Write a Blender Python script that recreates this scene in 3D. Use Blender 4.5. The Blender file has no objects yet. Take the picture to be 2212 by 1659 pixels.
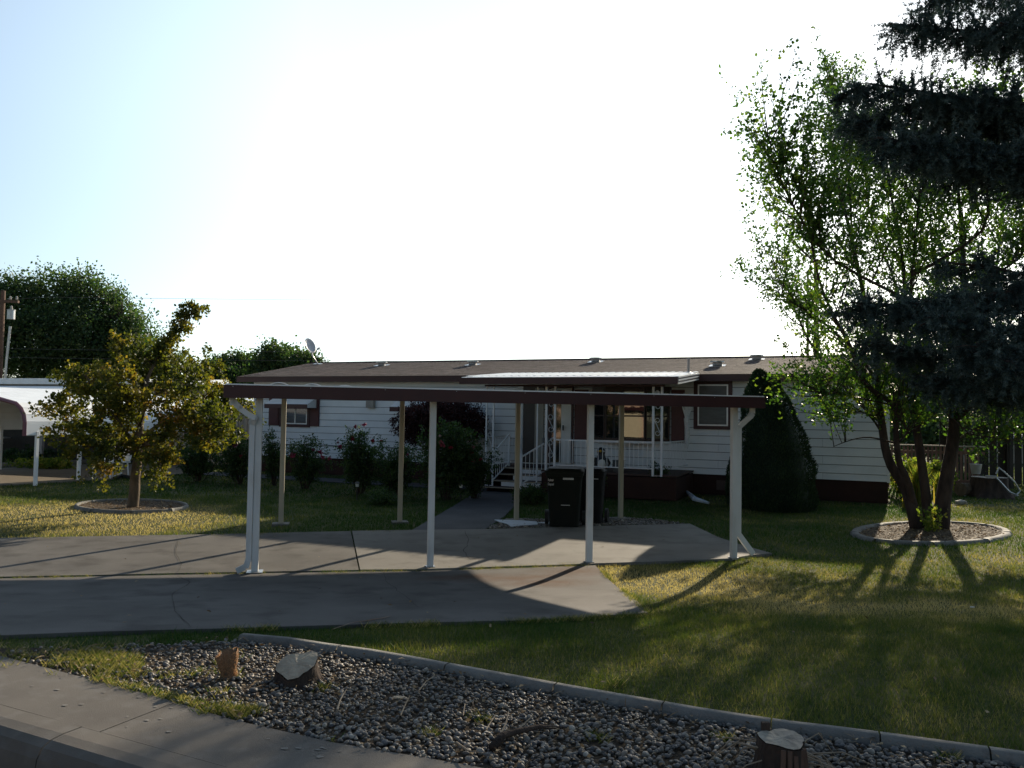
import bpy, math, random
import numpy as np
from mathutils import Vector, Matrix
random.seed(7); rng=np.random.default_rng(7)
D=bpy.data; SC=bpy.context.scene; COL=SC.collection

# ---------------------------------------------------------------- camera, sky, sun, exposure
F=1720.; CX,CY=1106,829.5; EYE=1.9
_p=math.atan(.0395); _r=.0159
R0=np.array((1.,0,0)); U0=np.array((0,-math.sin(_p),math.cos(_p))); FW=np.array((0,math.cos(_p),math.sin(_p)))
RV=R0*math.cos(_r)+U0*math.sin(_r); UV=U0*math.cos(_r)-R0*math.sin(_r)
cd=D.cameras.new('camera'); cam=D.objects.new('camera',cd); COL.objects.link(cam)
cam.matrix_world=Matrix(((RV[0],UV[0],-FW[0],0),(RV[1],UV[1],-FW[1],0),(RV[2],UV[2],-FW[2],EYE),(0,0,0,1)))
cd.sensor_width=36; cd.lens=36*F/2212; cd.clip_start=.05; cd.clip_end=2000
SC.camera=cam
SUN_AZ,SUN_EL=27.4,19.3; HAZE,HAZE_POW,SKY_STR=25.,5.,.05; GH=.33
w=D.worlds.new('World'); SC.world=w; w.use_nodes=True
nt=w.node_tree; bg=nt.nodes['Background']; sky=nt.nodes.new('ShaderNodeTexSky'); sky.sky_type='NISHITA'
sky.sun_disc=False; sky.sun_elevation=math.radians(SUN_EL); sky.sun_rotation=math.radians(SUN_AZ)
sky.air_density=1.0; sky.dust_density=.5; sky.ozone_density=1.3
# hazy late sky: the Nishita sky, paler, plus a broad white haze glow centred on the sun
_sd=(math.sin(math.radians(SUN_AZ))*math.cos(math.radians(SUN_EL)),math.cos(math.radians(SUN_AZ))*math.cos(math.radians(SUN_EL)),math.sin(math.radians(SUN_EL)))
hs=nt.nodes.new('ShaderNodeHueSaturation'); hs.inputs['Saturation'].default_value=1.0; hs.inputs['Value'].default_value=1.25; nt.links.new(sky.outputs[0],hs.inputs['Color'])
tcw=nt.nodes.new('ShaderNodeTexCoord'); dt=nt.nodes.new('ShaderNodeVectorMath'); dt.operation='DOT_PRODUCT'; dt.inputs[1].default_value=_sd
nt.links.new(tcw.outputs['Generated'],dt.inputs[0])
m1=nt.nodes.new('ShaderNodeMath'); m1.operation='MULTIPLY_ADD'; m1.inputs[1].default_value=.5; m1.inputs[2].default_value=.5; nt.links.new(dt.outputs['Value'],m1.inputs[0])
m2=nt.nodes.new('ShaderNodeMath'); m2.operation='POWER'; m2.inputs[1].default_value=HAZE_POW; nt.links.new(m1.outputs[0],m2.inputs[0])
mc=nt.nodes.new('ShaderNodeMath'); mc.operation='MINIMUM'; mc.inputs[1].default_value=.54; nt.links.new(m2.outputs[0],mc.inputs[0])
# the haze thins towards the zenith
sx=nt.nodes.new('ShaderNodeSeparateXYZ'); nt.links.new(tcw.outputs['Generated'],sx.inputs[0])
mr=nt.nodes.new('ShaderNodeMapRange'); mr.interpolation_type='SMOOTHSTEP'; mr.inputs['From Min'].default_value=.30; mr.inputs['From Max'].default_value=.95; mr.inputs['To Min'].default_value=1; mr.inputs['To Max'].default_value=.18; nt.links.new(sx.outputs['Z'],mr.inputs['Value'])
mz=nt.nodes.new('ShaderNodeMath'); mz.operation='MULTIPLY'; nt.links.new(mc.outputs[0],mz.inputs[0]); nt.links.new(mr.outputs[0],mz.inputs[1])
m3=nt.nodes.new('ShaderNodeVectorMath'); m3.operation='SCALE'; m3.inputs[0].default_value=(.71*HAZE,.86*HAZE,.97*HAZE); nt.links.new(mz.outputs[0],m3.inputs['Scale'])
m4=nt.nodes.new('ShaderNodeVectorMath'); m4.operation='ADD'; nt.links.new(hs.outputs[0],m4.inputs[0]); nt.links.new(m3.outputs[0],m4.inputs[1])
nt.links.new(m4.outputs[0],bg.inputs[0]); bg.inputs[1].default_value=SKY_STR
sl=D.lights.new('sun','SUN'); sl.energy=5.0; sl.angle=math.radians(.55); sl.color=(1,.86,.66)
so=D.objects.new('sun',sl); COL.objects.link(so)
sd=Vector((math.sin(math.radians(SUN_AZ))*math.cos(math.radians(SUN_EL)),math.cos(math.radians(SUN_AZ))*math.cos(math.radians(SUN_EL)),math.sin(math.radians(SUN_EL))))
so.rotation_euler=sd.to_track_quat('Z','Y').to_euler(); so.location=(10,20,30)
SC.view_settings.view_transform='Standard'; SC.view_settings.look='None'; SC.view_settings.gamma=1
SC.view_settings.exposure=.75
SC.render.engine='CYCLES'; SC.cycles.max_bounces=6; SC.cycles.transmission_bounces=4; SC.cycles.use_denoising=True

# ---------------------------------------------------------------- geometry helpers
def gz(y):
    t=np.clip((9.4-np.asarray(y,float))/4.4,0,1); return GH*t*t*(3-2*t)
def ray(x,y):
    return FW+(x-CX)/F*RV-(y-CY)/F*UV
def G(x,y,dz=0.):
    """ground point seen at photo position (2212 wide)"""
    d=ray(x,y); z=0.
    for _ in range(12):
        t=(z+dz-EYE)/d[2]; z=float(gz(d[1]*t))
    return (d[0]*t,d[1]*t)
def AT(x,y,dep):
    d=ray(x,y); t=dep/d[1]; return np.array((d[0]*t,dep,EYE+d[2]*t))
def V(*a): return np.array(a,float)

MATS={}
def node(nt,t,**k):
    n=nt.nodes.new(t)
    for a,b in k.items(): setattr(n,a,b)
    return n
def rgba(c): return (c[0],c[1],c[2],1)
def mat(name,c1,c2=None,scale=4.,rough=.7,bump=0.,bscale=None,metal=0.,spec=.5,c3=None,s3=40.,stretch=(1,1,1),ior=None,lo=.35,hi=.65,f3=.5):
    m=D.materials.new(name); m.use_nodes=True; nt=m.node_tree; b=nt.nodes['Principled BSDF']
    b.inputs['Roughness'].default_value=rough; b.inputs['Metallic'].default_value=metal
    b.inputs['Specular IOR Level'].default_value=spec
    if ior: b.inputs['IOR'].default_value=ior
    tc=node(nt,'ShaderNodeTexCoord'); mp=node(nt,'ShaderNodeMapping'); mp.inputs['Scale'].default_value=stretch
    nt.links.new(tc.outputs['Object'],mp.inputs[0])
    if c2 is None: c2=tuple(x*.85 for x in c1)
    n=node(nt,'ShaderNodeTexNoise'); n.inputs['Scale'].default_value=scale; n.inputs['Detail'].default_value=6
    nt.links.new(mp.outputs[0],n.inputs[0])
    r=node(nt,'ShaderNodeValToRGB'); r.color_ramp.elements[0].position=lo; r.color_ramp.elements[1].position=hi
    r.color_ramp.elements[0].color=rgba(c1); r.color_ramp.elements[1].color=rgba(c2)
    nt.links.new(n.outputs['Fac'],r.inputs[0]); out=r.outputs[0]
    if c3 is not None:
        n3=node(nt,'ShaderNodeTexNoise'); n3.inputs['Scale'].default_value=s3; n3.inputs['Detail'].default_value=3
        nt.links.new(mp.outputs[0],n3.inputs[0])
        r3=node(nt,'ShaderNodeValToRGB'); r3.color_ramp.elements[0].position=.5; r3.color_ramp.elements[1].position=.68
        r3.color_ramp.elements[0].color=(0,0,0,1); r3.color_ramp.elements[1].color=(f3,f3,f3,1)
        nt.links.new(n3.outputs['Fac'],r3.inputs[0])
        mx=node(nt,'ShaderNodeMix',data_type='RGBA'); nt.links.new(r3.outputs[0],mx.inputs['Factor'])
        nt.links.new(out,mx.inputs[6]); mx.inputs[7].default_value=rgba(c3); out=mx.outputs[2]
    nt.links.new(out,b.inputs['Base Color'])
    if bump:
        nb=node(nt,'ShaderNodeTexNoise'); nb.inputs['Scale'].default_value=bscale or scale*8; nb.inputs['Detail'].default_value=5
        nt.links.new(mp.outputs[0],nb.inputs[0]); bp=node(nt,'ShaderNodeBump'); bp.inputs['Strength'].default_value=bump; bp.inputs['Distance'].default_value=.02
        nt.links.new(nb.outputs['Fac'],bp.inputs['Height']); nt.links.new(bp.outputs[0],b.inputs['Normal'])
    MATS[name]=m; return m
def leafmat(name,cols,trans=.45,rough=.55,tcol=None,spec=.3):
    """leaf material: colour by the per-leaf tint attribute, partly translucent"""
    m=D.materials.new(name); m.use_nodes=True; nt=m.node_tree; b=nt.nodes['Principled BSDF']; o=nt.nodes['Material Output']
    a=node(nt,'ShaderNodeAttribute'); a.attribute_name='tint'
    r=node(nt,'ShaderNodeValToRGB'); el=r.color_ramp.elements
    while len(el)<len(cols): el.new(.5)
    for i,c in enumerate(cols): el[i].position=i/(len(cols)-1); el[i].color=rgba(c)
    nt.links.new(a.outputs['Fac'],r.inputs[0]); nt.links.new(r.outputs[0],b.inputs['Base Color'])
    b.inputs['Roughness'].default_value=rough; b.inputs['Specular IOR Level'].default_value=spec
    t=node(nt,'ShaderNodeBsdfTranslucent'); h=node(nt,'ShaderNodeMix',data_type='RGBA'); h.blend_type='MULTIPLY'; h.inputs['Factor'].default_value=1
    nt.links.new(r.outputs[0],h.inputs[6]); h.inputs[7].default_value=rgba(tcol or (1.7,1.9,.7)); nt.links.new(h.outputs[2],t.inputs[0])
    mx=node(nt,'ShaderNodeMixShader'); mx.inputs[0].default_value=trans
    nt.links.new(b.outputs[0],mx.inputs[1]); nt.links.new(t.outputs[0],mx.inputs[2]); nt.links.new(mx.outputs[0],o.inputs[0])
    MATS[name]=m; return m

def link(o,parent=None):
    COL.objects.link(o)
    if parent is not None: o.parent=parent
    return o
def T(o,label=None,cat=None,group=None,kind=None):
    if label: o['label']=label
    if cat: o['category']=cat
    if group: o['group']=group
    if kind: o['kind']=kind
    return o
def empty(name,loc,label=None,cat=None,group=None,rz=0.,kind=None):
    o=D.objects.new(name,None); o.empty_display_size=.2; COL.objects.link(o); o.location=loc; o.rotation_euler=(0,0,rz)
    return T(o,label,cat,group,kind)
def npmesh(name,v,f,m,parent=None,tint=None,smooth=False):
    v=np.asarray(v,np.float32); f=np.asarray(f,np.int32); k=f.shape[1]
    me=D.meshes.new(name); me.vertices.add(len(v)); me.vertices.foreach_set('co',v.ravel())
    me.loops.add(f.size); me.loops.foreach_set('vertex_index',f.ravel())
    me.polygons.add(len(f)); me.polygons.foreach_set('loop_start',np.arange(0,f.size,k,dtype=np.int32))
    me.polygons.foreach_set('loop_total',np.full(len(f),k,np.int32))
    if smooth: me.polygons.foreach_set('use_smooth',np.ones(len(f),bool))
    if tint is not None:
        a=me.attributes.new('tint','FLOAT','POINT'); a.data.foreach_set('value',np.asarray(tint,np.float32).ravel())
    me.materials.append(m); me.update(calc_edges=True)
    o=D.objects.new(name,me); link(o,parent)
    if parent is not None: place(o,parent)
    return o
def place(o,parent):
    """geometry is written in world coordinates: keep it there under a moved thing"""
    bpy_m=Matrix.Translation(parent_loc(parent)) if True else None
    o.matrix_parent_inverse=(world_of(parent)).inverted()
def world_of(p):
    m=Matrix.LocRotScale(p.location,p.rotation_euler,p.scale)
    return (world_of(p.parent)@p.matrix_parent_inverse@m) if p.parent else m
def parent_loc(p): return p.location
class MB:
    def __init__(s): s.v=[]; s.f=[]
    def add(s,vs,fs):
        n=len(s.v); s.v+=[tuple(map(float,q)) for q in vs]; s.f+=[tuple(i+n for i in q) for q in fs]
        return s
    def box(s,c,d,u=(1,0),tilt=0.):
        """box centred at c, size d=(along u, across, height)"""
        c=np.array(c,float); ux=np.array((u[0],u[1],0.)); uy=np.array((-u[1],u[0],0.)); uz=np.array((0,0,1.))
        if tilt: uy,uz=uy*math.cos(tilt)+uz*math.sin(tilt),uz*math.cos(tilt)-uy*math.sin(tilt)
        vs=[c+ux*d[0]/2*i+uy*d[1]/2*j+uz*d[2]/2*k for k in(-1,1) for j in(-1,1) for i in(-1,1)]
        return s.add(vs,[(0,2,3,1),(4,5,7,6),(0,1,5,4),(2,6,7,3),(0,4,6,2),(1,3,7,5)])
    def hexa(s,q8):
        return s.add(q8,[(0,3,2,1),(4,5,6,7),(0,1,5,4),(1,2,6,5),(2,3,7,6),(3,0,4,7)])
    def bar(s,a,b,w,h=None,up=(0,0,1)):
        a=np.array(a,float); b=np.array(b,float); d=b-a; d/=np.linalg.norm(d)+1e-9; up=np.array(up,float)
        if abs(d@up)>.97: up=np.array((0,1.,0))
        x=np.cross(d,up); x/=np.linalg.norm(x); y=np.cross(x,d); h=h or w
        q=[a+x*i*w/2+y*j*h/2 for i,j in((-1,-1),(1,-1),(1,1),(-1,1))]; r=[p+(b-a) for p in q]
        return s.hexa(q+r)
    def tube(s,pts,rad,n=8,cap=True):
        pts=[np.array(p,float) for p in pts]
        if not hasattr(rad,'__len__'): rad=[rad]*len(pts)
        st=len(s.v); ref=np.array((.31,.17,.93))
        for i,p in enumerate(pts):
            d=pts[min(i+1,len(pts)-1)]-pts[max(i-1,0)]; d=d/(np.linalg.norm(d)+1e-9)
            if i==0:
                x=np.cross(d,ref); x/=np.linalg.norm(x)
            else:
                x=x-d*(x@d); x/=np.linalg.norm(x)+1e-9
            y=np.cross(d,x)
            for k in range(n):
                a=2*math.pi*k/n; s.v.append(tuple(p+(x*math.cos(a)+y*math.sin(a))*rad[i]))
        for i in range(len(pts)-1):
            for k in range(n):
                a=st+i*n+k; b=st+i*n+(k+1)%n; s.f.append((a,b,b+n,a+n))
        if cap:
            s.f.append(tuple(st+k for k in range(n))[::-1]); s.f.append(tuple(st+(len(pts)-1)*n+k for k in range(n)))
        return s
    def prism(s,poly,z0,z1):
        n=len(poly); z0f=z0 if callable(z0) else (lambda x,y:z0); z1f=z1 if callable(z1) else (lambda x,y:z1)
        st=len(s.v)
        s.v+=[(x,y,z0f(x,y)) for x,y in poly]+[(x,y,z1f(x,y)) for x,y in poly]
        s.f.append(tuple(st+i for i in range(n))[::-1]); s.f.append(tuple(st+n+i for i in range(n)))
        for i in range(n):
            j=(i+1)%n; s.f.append((st+i,st+j,st+n+j,st+n+i))
        return s
    def lathe(s,prof,c=(0,0,0),n=16):
        st=len(s.v)
        for r,z in prof:
            for k in range(n):
                a=2*math.pi*k/n; s.v.append((c[0]+r*math.cos(a),c[1]+r*math.sin(a),c[2]+z))
        for i in range(len(prof)-1):
            for k in range(n):
                a=st+i*n+k; b=st+i*n+(k+1)%n; s.f.append((a,b,b+n,a+n))
        s.f.append(tuple(st+k for k in range(n))[::-1]); s.f.append(tuple(st+(len(prof)-1)*n+k for k in range(n)))
        return s
    def build(s,name,m,parent=None,smooth=False,bevel=0.):
        me=D.meshes.new(name); me.from_pydata(s.v,[],s.f); me.materials.append(m)
        if smooth: me.shade_smooth()
        me.update(); o=D.objects.new(name,me); link(o,parent)
        if parent is not None: place(o,parent)
        if bevel:
            b=o.modifiers.new('bevel','BEVEL'); b.width=bevel; b.segments=2; b.limit_method='ANGLE'
        return o
def textobj(name,body,size,m,parent=None,extrude=.001):
    cu=D.curves.new(name,'FONT'); cu.body=body; cu.size=size; cu.extrude=extrude; t=D.objects.new(name+'_tmp',cu); COL.objects.link(t)
    bpy.context.view_layer.update(); me=D.meshes.new_from_object(t.evaluated_get(bpy.context.evaluated_depsgraph_get())); D.objects.remove(t); D.curves.remove(cu)
    me.name=name; me.materials.clear(); me.materials.append(m); o=D.objects.new(name,me); link(o,parent); return o
def copy_tree(o,mw=None,parent=None):
    c=o.copy(); COL.objects.link(c)
    if parent is not None: c.parent=parent
    for ch in list(o.children): copy_tree(ch,None,c)
    return c
def sheet(name,poly,off,m,parent=None,step=.35,kind=None,thick=0.):
    """flat polygon cut along y so that it follows the gentle rise of the yard"""
    import bmesh
    bm=bmesh.new(); f=bm.faces.new([bm.verts.new((x,y,0)) for x,y in poly])
    if f.normal.z<0 or True:
        bm.normal_update()
        if f.normal.z<0: bmesh.ops.reverse_faces(bm,faces=[f])
    y=4.9
    while y<9.6:
        bmesh.ops.bisect_plane(bm,geom=bm.verts[:]+bm.edges[:]+bm.faces[:],plane_co=(0,y,0),plane_no=(0,1,0)); y+=step
    if thick:
        r=bmesh.ops.extrude_face_region(bm,geom=bm.faces[:])
        # extruded copy becomes the top; the originals the bottom
        for v in bm.verts: v.co.z=-thick
        for g in r['geom']:
            if isinstance(g,bmesh.types.BMVert): g.co.z=0
        bm.normal_update(); bmesh.ops.recalc_face_normals(bm,faces=bm.faces[:])
    for v in bm.verts: v.co.z+=off+float(gz(v.co.y))
    bmesh.ops.triangulate(bm,faces=[q for q in bm.faces if len(q.verts)>4])
    me=D.meshes.new(name); bm.to_mesh(me); bm.free(); me.materials.append(m)
    o=D.objects.new(name,me); link(o,parent)
    if parent is not None: place(o,parent)
    if kind: o['kind']=kind
    return o
def inside(px,py,poly):
    r=np.zeros(len(px),bool); n=len(poly); j=n-1
    for i in range(n):
        xi,yi=poly[i]; xj,yj=poly[j]
        c=((yi>py)!=(yj>py))&(px<(xj-xi)*(py-yi)/((yj-yi) if yj!=yi else 1e-9)+xi); r^=c; j=i
    return r
_lat=rng.random((64,64))
def vnoise(x,y,s):
    x=np.asarray(x)*s+100.3; y=np.asarray(y)*s+57.7; xi=np.floor(x).astype(int); yi=np.floor(y).astype(int); fx=x-xi; fy=y-yi
    fx=fx*fx*(3-2*fx); fy=fy*fy*(3-2*fy); g=lambda a,b:_lat[a%64,b%64]
    return (g(xi,yi)*(1-fx)+g(xi+1,yi)*fx)*(1-fy)+(g(xi,yi+1)*(1-fx)+g(xi+1,yi+1)*fx)*fy
def unit(a): return a/(np.linalg.norm(a,axis=-1,keepdims=True)+1e-9)
def leafgeo(P,Dr,size,aspect=.6,flat=0.):
    """rhombic folded leaves, one quad each: returns verts, quads"""
    n=len(P); Dr=unit(Dr); nr=rng.normal(size=(n,3)); nr[:,2]+=flat; side=unit(np.cross(Dr,nr)); up=np.cross(side,Dr)
    s=np.asarray(size).reshape(-1,1)
    v=np.empty((n,4,3)); v[:,0]=P; v[:,1]=P+Dr*s*.5+side*s*aspect*.5+up*s*.08; v[:,2]=P+Dr*s; v[:,3]=P+Dr*s*.5-side*s*aspect*.5+up*s*.08
    return v.reshape(-1,3),np.arange(4*n).reshape(n,4)

# ---------------------------------------------------------------- materials
M=dict(
 lawn=mat('lawn_soil',(.045,.062,.020),(.085,.085,.035),2.0,.95,.6,60,spec=.1,c3=(.13,.11,.06),s3=30),
 base=mat('ground_soil',(.06,.07,.03),(.11,.10,.06),.3,.95,.3,20,spec=.1),
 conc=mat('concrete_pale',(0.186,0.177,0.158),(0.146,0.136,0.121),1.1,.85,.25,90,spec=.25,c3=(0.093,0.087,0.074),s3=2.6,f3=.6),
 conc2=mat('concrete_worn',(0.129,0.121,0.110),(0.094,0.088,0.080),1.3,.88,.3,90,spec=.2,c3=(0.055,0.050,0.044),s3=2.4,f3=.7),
 walkc=mat('concrete_walk',(0.135,0.120,0.102),(0.096,0.084,0.072),1.5,.88,.22,220,spec=.3,c3=(0.216,0.210,0.198),s3=9,f3=.18),
 dconc=mat('concrete_dark',(0.077,0.077,0.081),(0.056,0.056,0.059),1.6,.85,.3,80,spec=.25),
 nconc=mat('concrete_tan',(0.204,0.174,0.132),(0.168,0.141,0.108),1.2,.85,.2,60,spec=.2),
 curbc=mat('concrete_curb',(0.204,0.198,0.180),(0.144,0.138,0.126),3,.85,.4,80,spec=.25,c3=(0.072,0.072,0.060),s3=14,f3=.4),
 road=mat('asphalt',(.045,.045,.048),(.065,.063,.06),3,.9,.8,160,spec=.3),
 crack=mat('crack_dark',(.03,.028,.025),(.06,.055,.045),20,.95,spec=.1),
 rust=mat('rust_stain',(.17,.085,.045),(.21,.17,.13),5,.9,.2,60,spec=.2),
 dirt=mat('bed_soil',(0.072,0.056,0.040),(0.040,0.032,0.024),8,.95,.8,60,spec=.1,c3=(0.176,0.120,0.072),s3=25,f3=.6),
 mulch=mat('bark_mulch',(0.098,0.070,0.045),(0.056,0.042,0.032),12,.95,1.,70,spec=.1,c3=(0.210,0.175,0.119),s3=45,f3=.7),
 peb=mat('pebble_base',(0.180,0.180,0.180)),
 siding=mat('siding_paint',(0.704,0.724,0.724),(0.629,0.647,0.657),1.2,.55,.12,30,spec=.4,stretch=(1,1,1),c3=(0.476,0.476,0.456),s3=2.5,f3=.15),
 skirt=mat('skirting_paint',(0.032,0.011,0.007),(0.024,0.008,0.005),3,.7,.2,30,spec=.3),
 trim=mat('maroon_trim',(0.053,0.015,0.014),(0.043,0.012,0.012),3,.5,.08,30,spec=.4),
 soffit=mat('soffit_paint',(0.330,0.312,0.270),None,2,.7),
 shutter=mat('shutter_paint',(.095,.03,.03),(.075,.025,.025),3,.55,spec=.4),
 white=mat('white_metal',(.80,.80,.78),(.72,.72,.70),4,.38,spec=.5),
 whitep=mat('white_post_paint',(0.627,0.635,0.627),(0.527,0.527,0.511),3,.5,.1,30,spec=.45,stretch=(1,1,.35),c3=(0.371,0.346,0.297),s3=9,f3=.3),
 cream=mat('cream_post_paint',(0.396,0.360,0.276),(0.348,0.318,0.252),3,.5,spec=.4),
 roofw=mat('white_roof_sheet',(.86,.86,.84),(.78,.78,.76),2,.32,spec=.6),
 win=mat('window_glass',(.012,.014,.016),(.016,.018,.02),2,.02,.03,5,spec=.5,ior=1.95),
 glass2=mat('dark_glass',(.015,.018,.02),(.03,.03,.03),2,.05,spec=.5,ior=1.8),
 wframe=mat('aluminium_frame',(.72,.72,.70),None,3,.4,metal=.2),
 brownf=mat('brown_window_frame',(.05,.028,.022),None,4,.5),
 curtain=mat('curtain_cloth',(.55,.55,.56),(.45,.45,.46),8,.9,stretch=(8,8,.3)),
 door=mat('door_paint',(.72,.71,.68),None,3,.5),
 ddoor=mat('dark_door',(.045,.035,.03),None,3,.5),
 iron=mat('white_iron',(0.738,0.746,0.756),(0.648,0.656,0.666),5,.4,spec=.5),
 deck=mat('deck_board',(0.059,0.029,0.022),(0.044,0.025,0.020),5,.7,.2,40),
 nosing=mat('worn_nosing',(.42,.36,.27),(.35,.3,.22),10,.6),
 bin=mat('bin_plastic',(0.004,0.007,0.005),(0.007,0.009,0.007),3,.62,.15,200,spec=.15),
 bin2=mat('bin_plastic_black',(0.006,0.006,0.007),(0.010,0.010,0.011),3,.6,spec=.15),
 rubber=mat('black_rubber',(.012,.012,.012),None,4,.7),
 label=mat('white_label',(.7,.7,.7),(.55,.55,.55),30,.6),
 ltext=mat('pale_print',(.45,.45,.45),None,30,.6),
 galv=mat('galvanised',(.45,.46,.47),(.36,.37,.38),8,.35,metal=.6),
 dish=mat('dish_grey',(.42,.42,.43),(.36,.36,.37),6,.45),
 ventm=mat('vent_metal',(.30,.28,.27),(.24,.22,.21),8,.5),
 bark=mat('tree_bark',(.07,.052,.042),(.035,.027,.023),9,.95,1.,45,spec=.15,stretch=(1,1,.35)),
 bark2=mat('pale_bark',(.16,.12,.085),(.09,.07,.05),9,.95,1.,45,spec=.15,stretch=(1,1,.35)),
 cutw=mat("cut_wood",(.40,.34,.25),(.28,.23,.17),7,.8,.4,50,spec=.2,c3=(.22,.17,.12),s3=18),
 cutg=mat('cut_wood_grey',(.34,.31,.25),(.26,.23,.19),7,.85,.4,50,spec=.2,c3=(.15,.12,.09),s3=18),
 fibre=mat('fibrous_wood',(.26,.16,.095),(.17,.11,.07),25,.95,1.,120,spec=.1,stretch=(1,1,.4)),
 stick=mat('dry_stick',(.30,.24,.17),(.2,.15,.1),20,.9),
 pole=mat('pole_wood',(.13,.075,.05),(.09,.055,.04),6,.9,.5,40,stretch=(1,1,.2)),
 wire=mat('wire_grey',(.08,.08,.08)),
 fence=mat('fence_wood',(.20,.11,.075),(.13,.075,.055),5,.85,.4,40,stretch=(1,1,.2)),
 beige=mat('beige_siding',(.50,.44,.36),(.44,.39,.32),3,.7),
 ntan=mat('carport_lining',(.34,.25,.16),(.30,.22,.15),2,.7),
 plum=mat('plum_trim',(.16,.05,.07),None,4,.5),
 darkw=mat('dark_wood_and_shade',(.03,.026,.022),(.022,.02,.018),4,.8),
 bluegr=mat('blue_grey_roof',(.32,.38,.44),(.28,.33,.39),2,.6),
 stucco=mat('pink_stucco',(.55,.36,.27),(.50,.33,.25),2,.85),
 garage=mat('cream_garage',(.55,.46,.30),None,3,.6),
 droof=mat('brown_roof_far',(.10,.05,.04),None,3,.8),
 stone=mat('pale_stone',(.42,.40,.37),(.3,.29,.27),12,.85,.4,60),
 penb=mat('glazed_black',(.012,.012,.014),None,4,.3), penw=mat('glazed_white',(.75,.74,.70),None,4,.3), peny=mat('glazed_yellow',(.75,.42,.03),None,4,.3),
 planter=mat('grey_planter',(.10,.11,.11),None,5,.7), tarp=mat('pale_plastic_sheet',(.50,.56,.62),(.40,.46,.52),6,.35),
 lamp=mat('path_light_metal',(.02,.02,.02),None,4,.4), lampg=mat('path_light_lens',(.6,.6,.58),None,4,.3),
 lime_spot=mat('lime_spot',(.20,.19,.17),(.13,.12,.105),60,.9),
 blind=mat('grey_blind',(.09,.10,.10),(.07,.075,.075),3,.35,spec=.3,stretch=(1,1,6)),
 hose=mat('dark_hose',(.03,.035,.04),None,4,.5),
)
# shingle roof: rows of tabs with random brown tones, row shadow lines as relief
def shingle():
    m=D.materials.new('asphalt_shingle'); m.use_nodes=True; nt=m.node_tree; b=nt.nodes['Principled BSDF']; L=nt.links.new
    tc=node(nt,'ShaderNodeTexCoord'); mp=node(nt,'ShaderNodeMapping'); L(tc.outputs['UV'],mp.inputs[0])
    br=node(nt,'ShaderNodeTexBrick'); br.inputs['Scale'].default_value=1; br.inputs['Brick Width'].default_value=.33; br.inputs['Row Height'].default_value=.14
    br.inputs['Mortar Size'].default_value=.006; br.inputs['Color1'].default_value=(.075,.052,.045,1); br.inputs['Color2'].default_value=(.145,.105,.09,1); br.inputs['Mortar'].default_value=(.05,.035,.03,1)
    L(mp.outputs[0],br.inputs[0])
    n=node(nt,'ShaderNodeTexNoise'); n.inputs['Scale'].default_value=6; n.inputs['Detail'].default_value=8; L(mp.outputs[0],n.inputs[0])
    mx=node(nt,'ShaderNodeMix',data_type='RGBA'); mx.blend_type='OVERLAY'; mx.inputs['Factor'].default_value=.7
    L(br.outputs[0],mx.inputs[6]); L(n.outputs['Fac'],mx.inputs[7]); L(mx.outputs[2],b.inputs['Base Color'])
    b.inputs['Roughness'].default_value=.85; b.inputs['Specular IOR Level'].default_value=.35
    bp=node(nt,'ShaderNodeBump'); bp.inputs['Distance'].default_value=.02; bp.inputs['Strength'].default_value=.8
    n2=node(nt,'ShaderNodeTexNoise'); n2.inputs['Scale'].default_value=60; L(mp.outputs[0],n2.inputs[0])
    ad=node(nt,'ShaderNodeMath',operation='ADD'); L(br.outputs['Fac'],ad.inputs[0]); L(n2.outputs['Fac'],ad.inputs[1])
    L(ad.outputs[0],bp.inputs['Height']); bp.invert=True; L(bp.outputs[0],b.inputs['Normal']); return m
M['shingle']=shingle()
def pebmat():
    m=D.materials.new('river_pebble'); m.use_nodes=True; nt=m.node_tree; b=nt.nodes['Principled BSDF']; L=nt.links.new
    a=node(nt,'ShaderNodeAttribute'); a.attribute_name='tint'; oi=node(nt,'ShaderNodeObjectInfo')
    ad=node(nt,'ShaderNodeMath',operation='ADD'); L(a.outputs['Fac'],ad.inputs[0]); 
    r=node(nt,'ShaderNodeValToRGB'); el=r.color_ramp.elements; cols=[(.042,.041,.041),(.115,.102,.088),(.066,.064,.066),(.185,.150,.115),(.11,.105,.105),(.22,.19,.15),(.062,.055,.049),(.33,.30,.25)]
    while len(el)<len(cols): el.new(.5)
    for i,c in enumerate(cols): el[i].position=i/(len(cols)-1); el[i].color=rgba(c)
    mu=node(nt,'ShaderNodeMath',operation='MULTIPLY'); L(oi.outputs['Random'],mu.inputs[0]); mu.inputs[1].default_value=1
    L(mu.outputs[0],ad.inputs[1]); fr=node(nt,'ShaderNodeMath',operation='FRACT'); L(ad.outputs[0],fr.inputs[0]); L(fr.outputs[0],r.inputs[0])
    tc=node(nt,'ShaderNodeTexCoord'); n=node(nt,'ShaderNodeTexNoise'); n.inputs['Scale'].default_value=60; L(tc.outputs['Object'],n.inputs[0])
    mx=node(nt,'ShaderNodeMix',data_type='RGBA'); mx.blend_type='OVERLAY'; mx.inputs['Factor'].default_value=.5; L(r.outputs[0],mx.inputs[6]); L(n.outputs['Fac'],mx.inputs[7])
    L(mx.outputs[2],b.inputs['Base Color']); b.inputs['Roughness'].default_value=.6; b.inputs['Specular IOR Level'].default_value=.4; return m
M['pebble']=pebmat()
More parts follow.
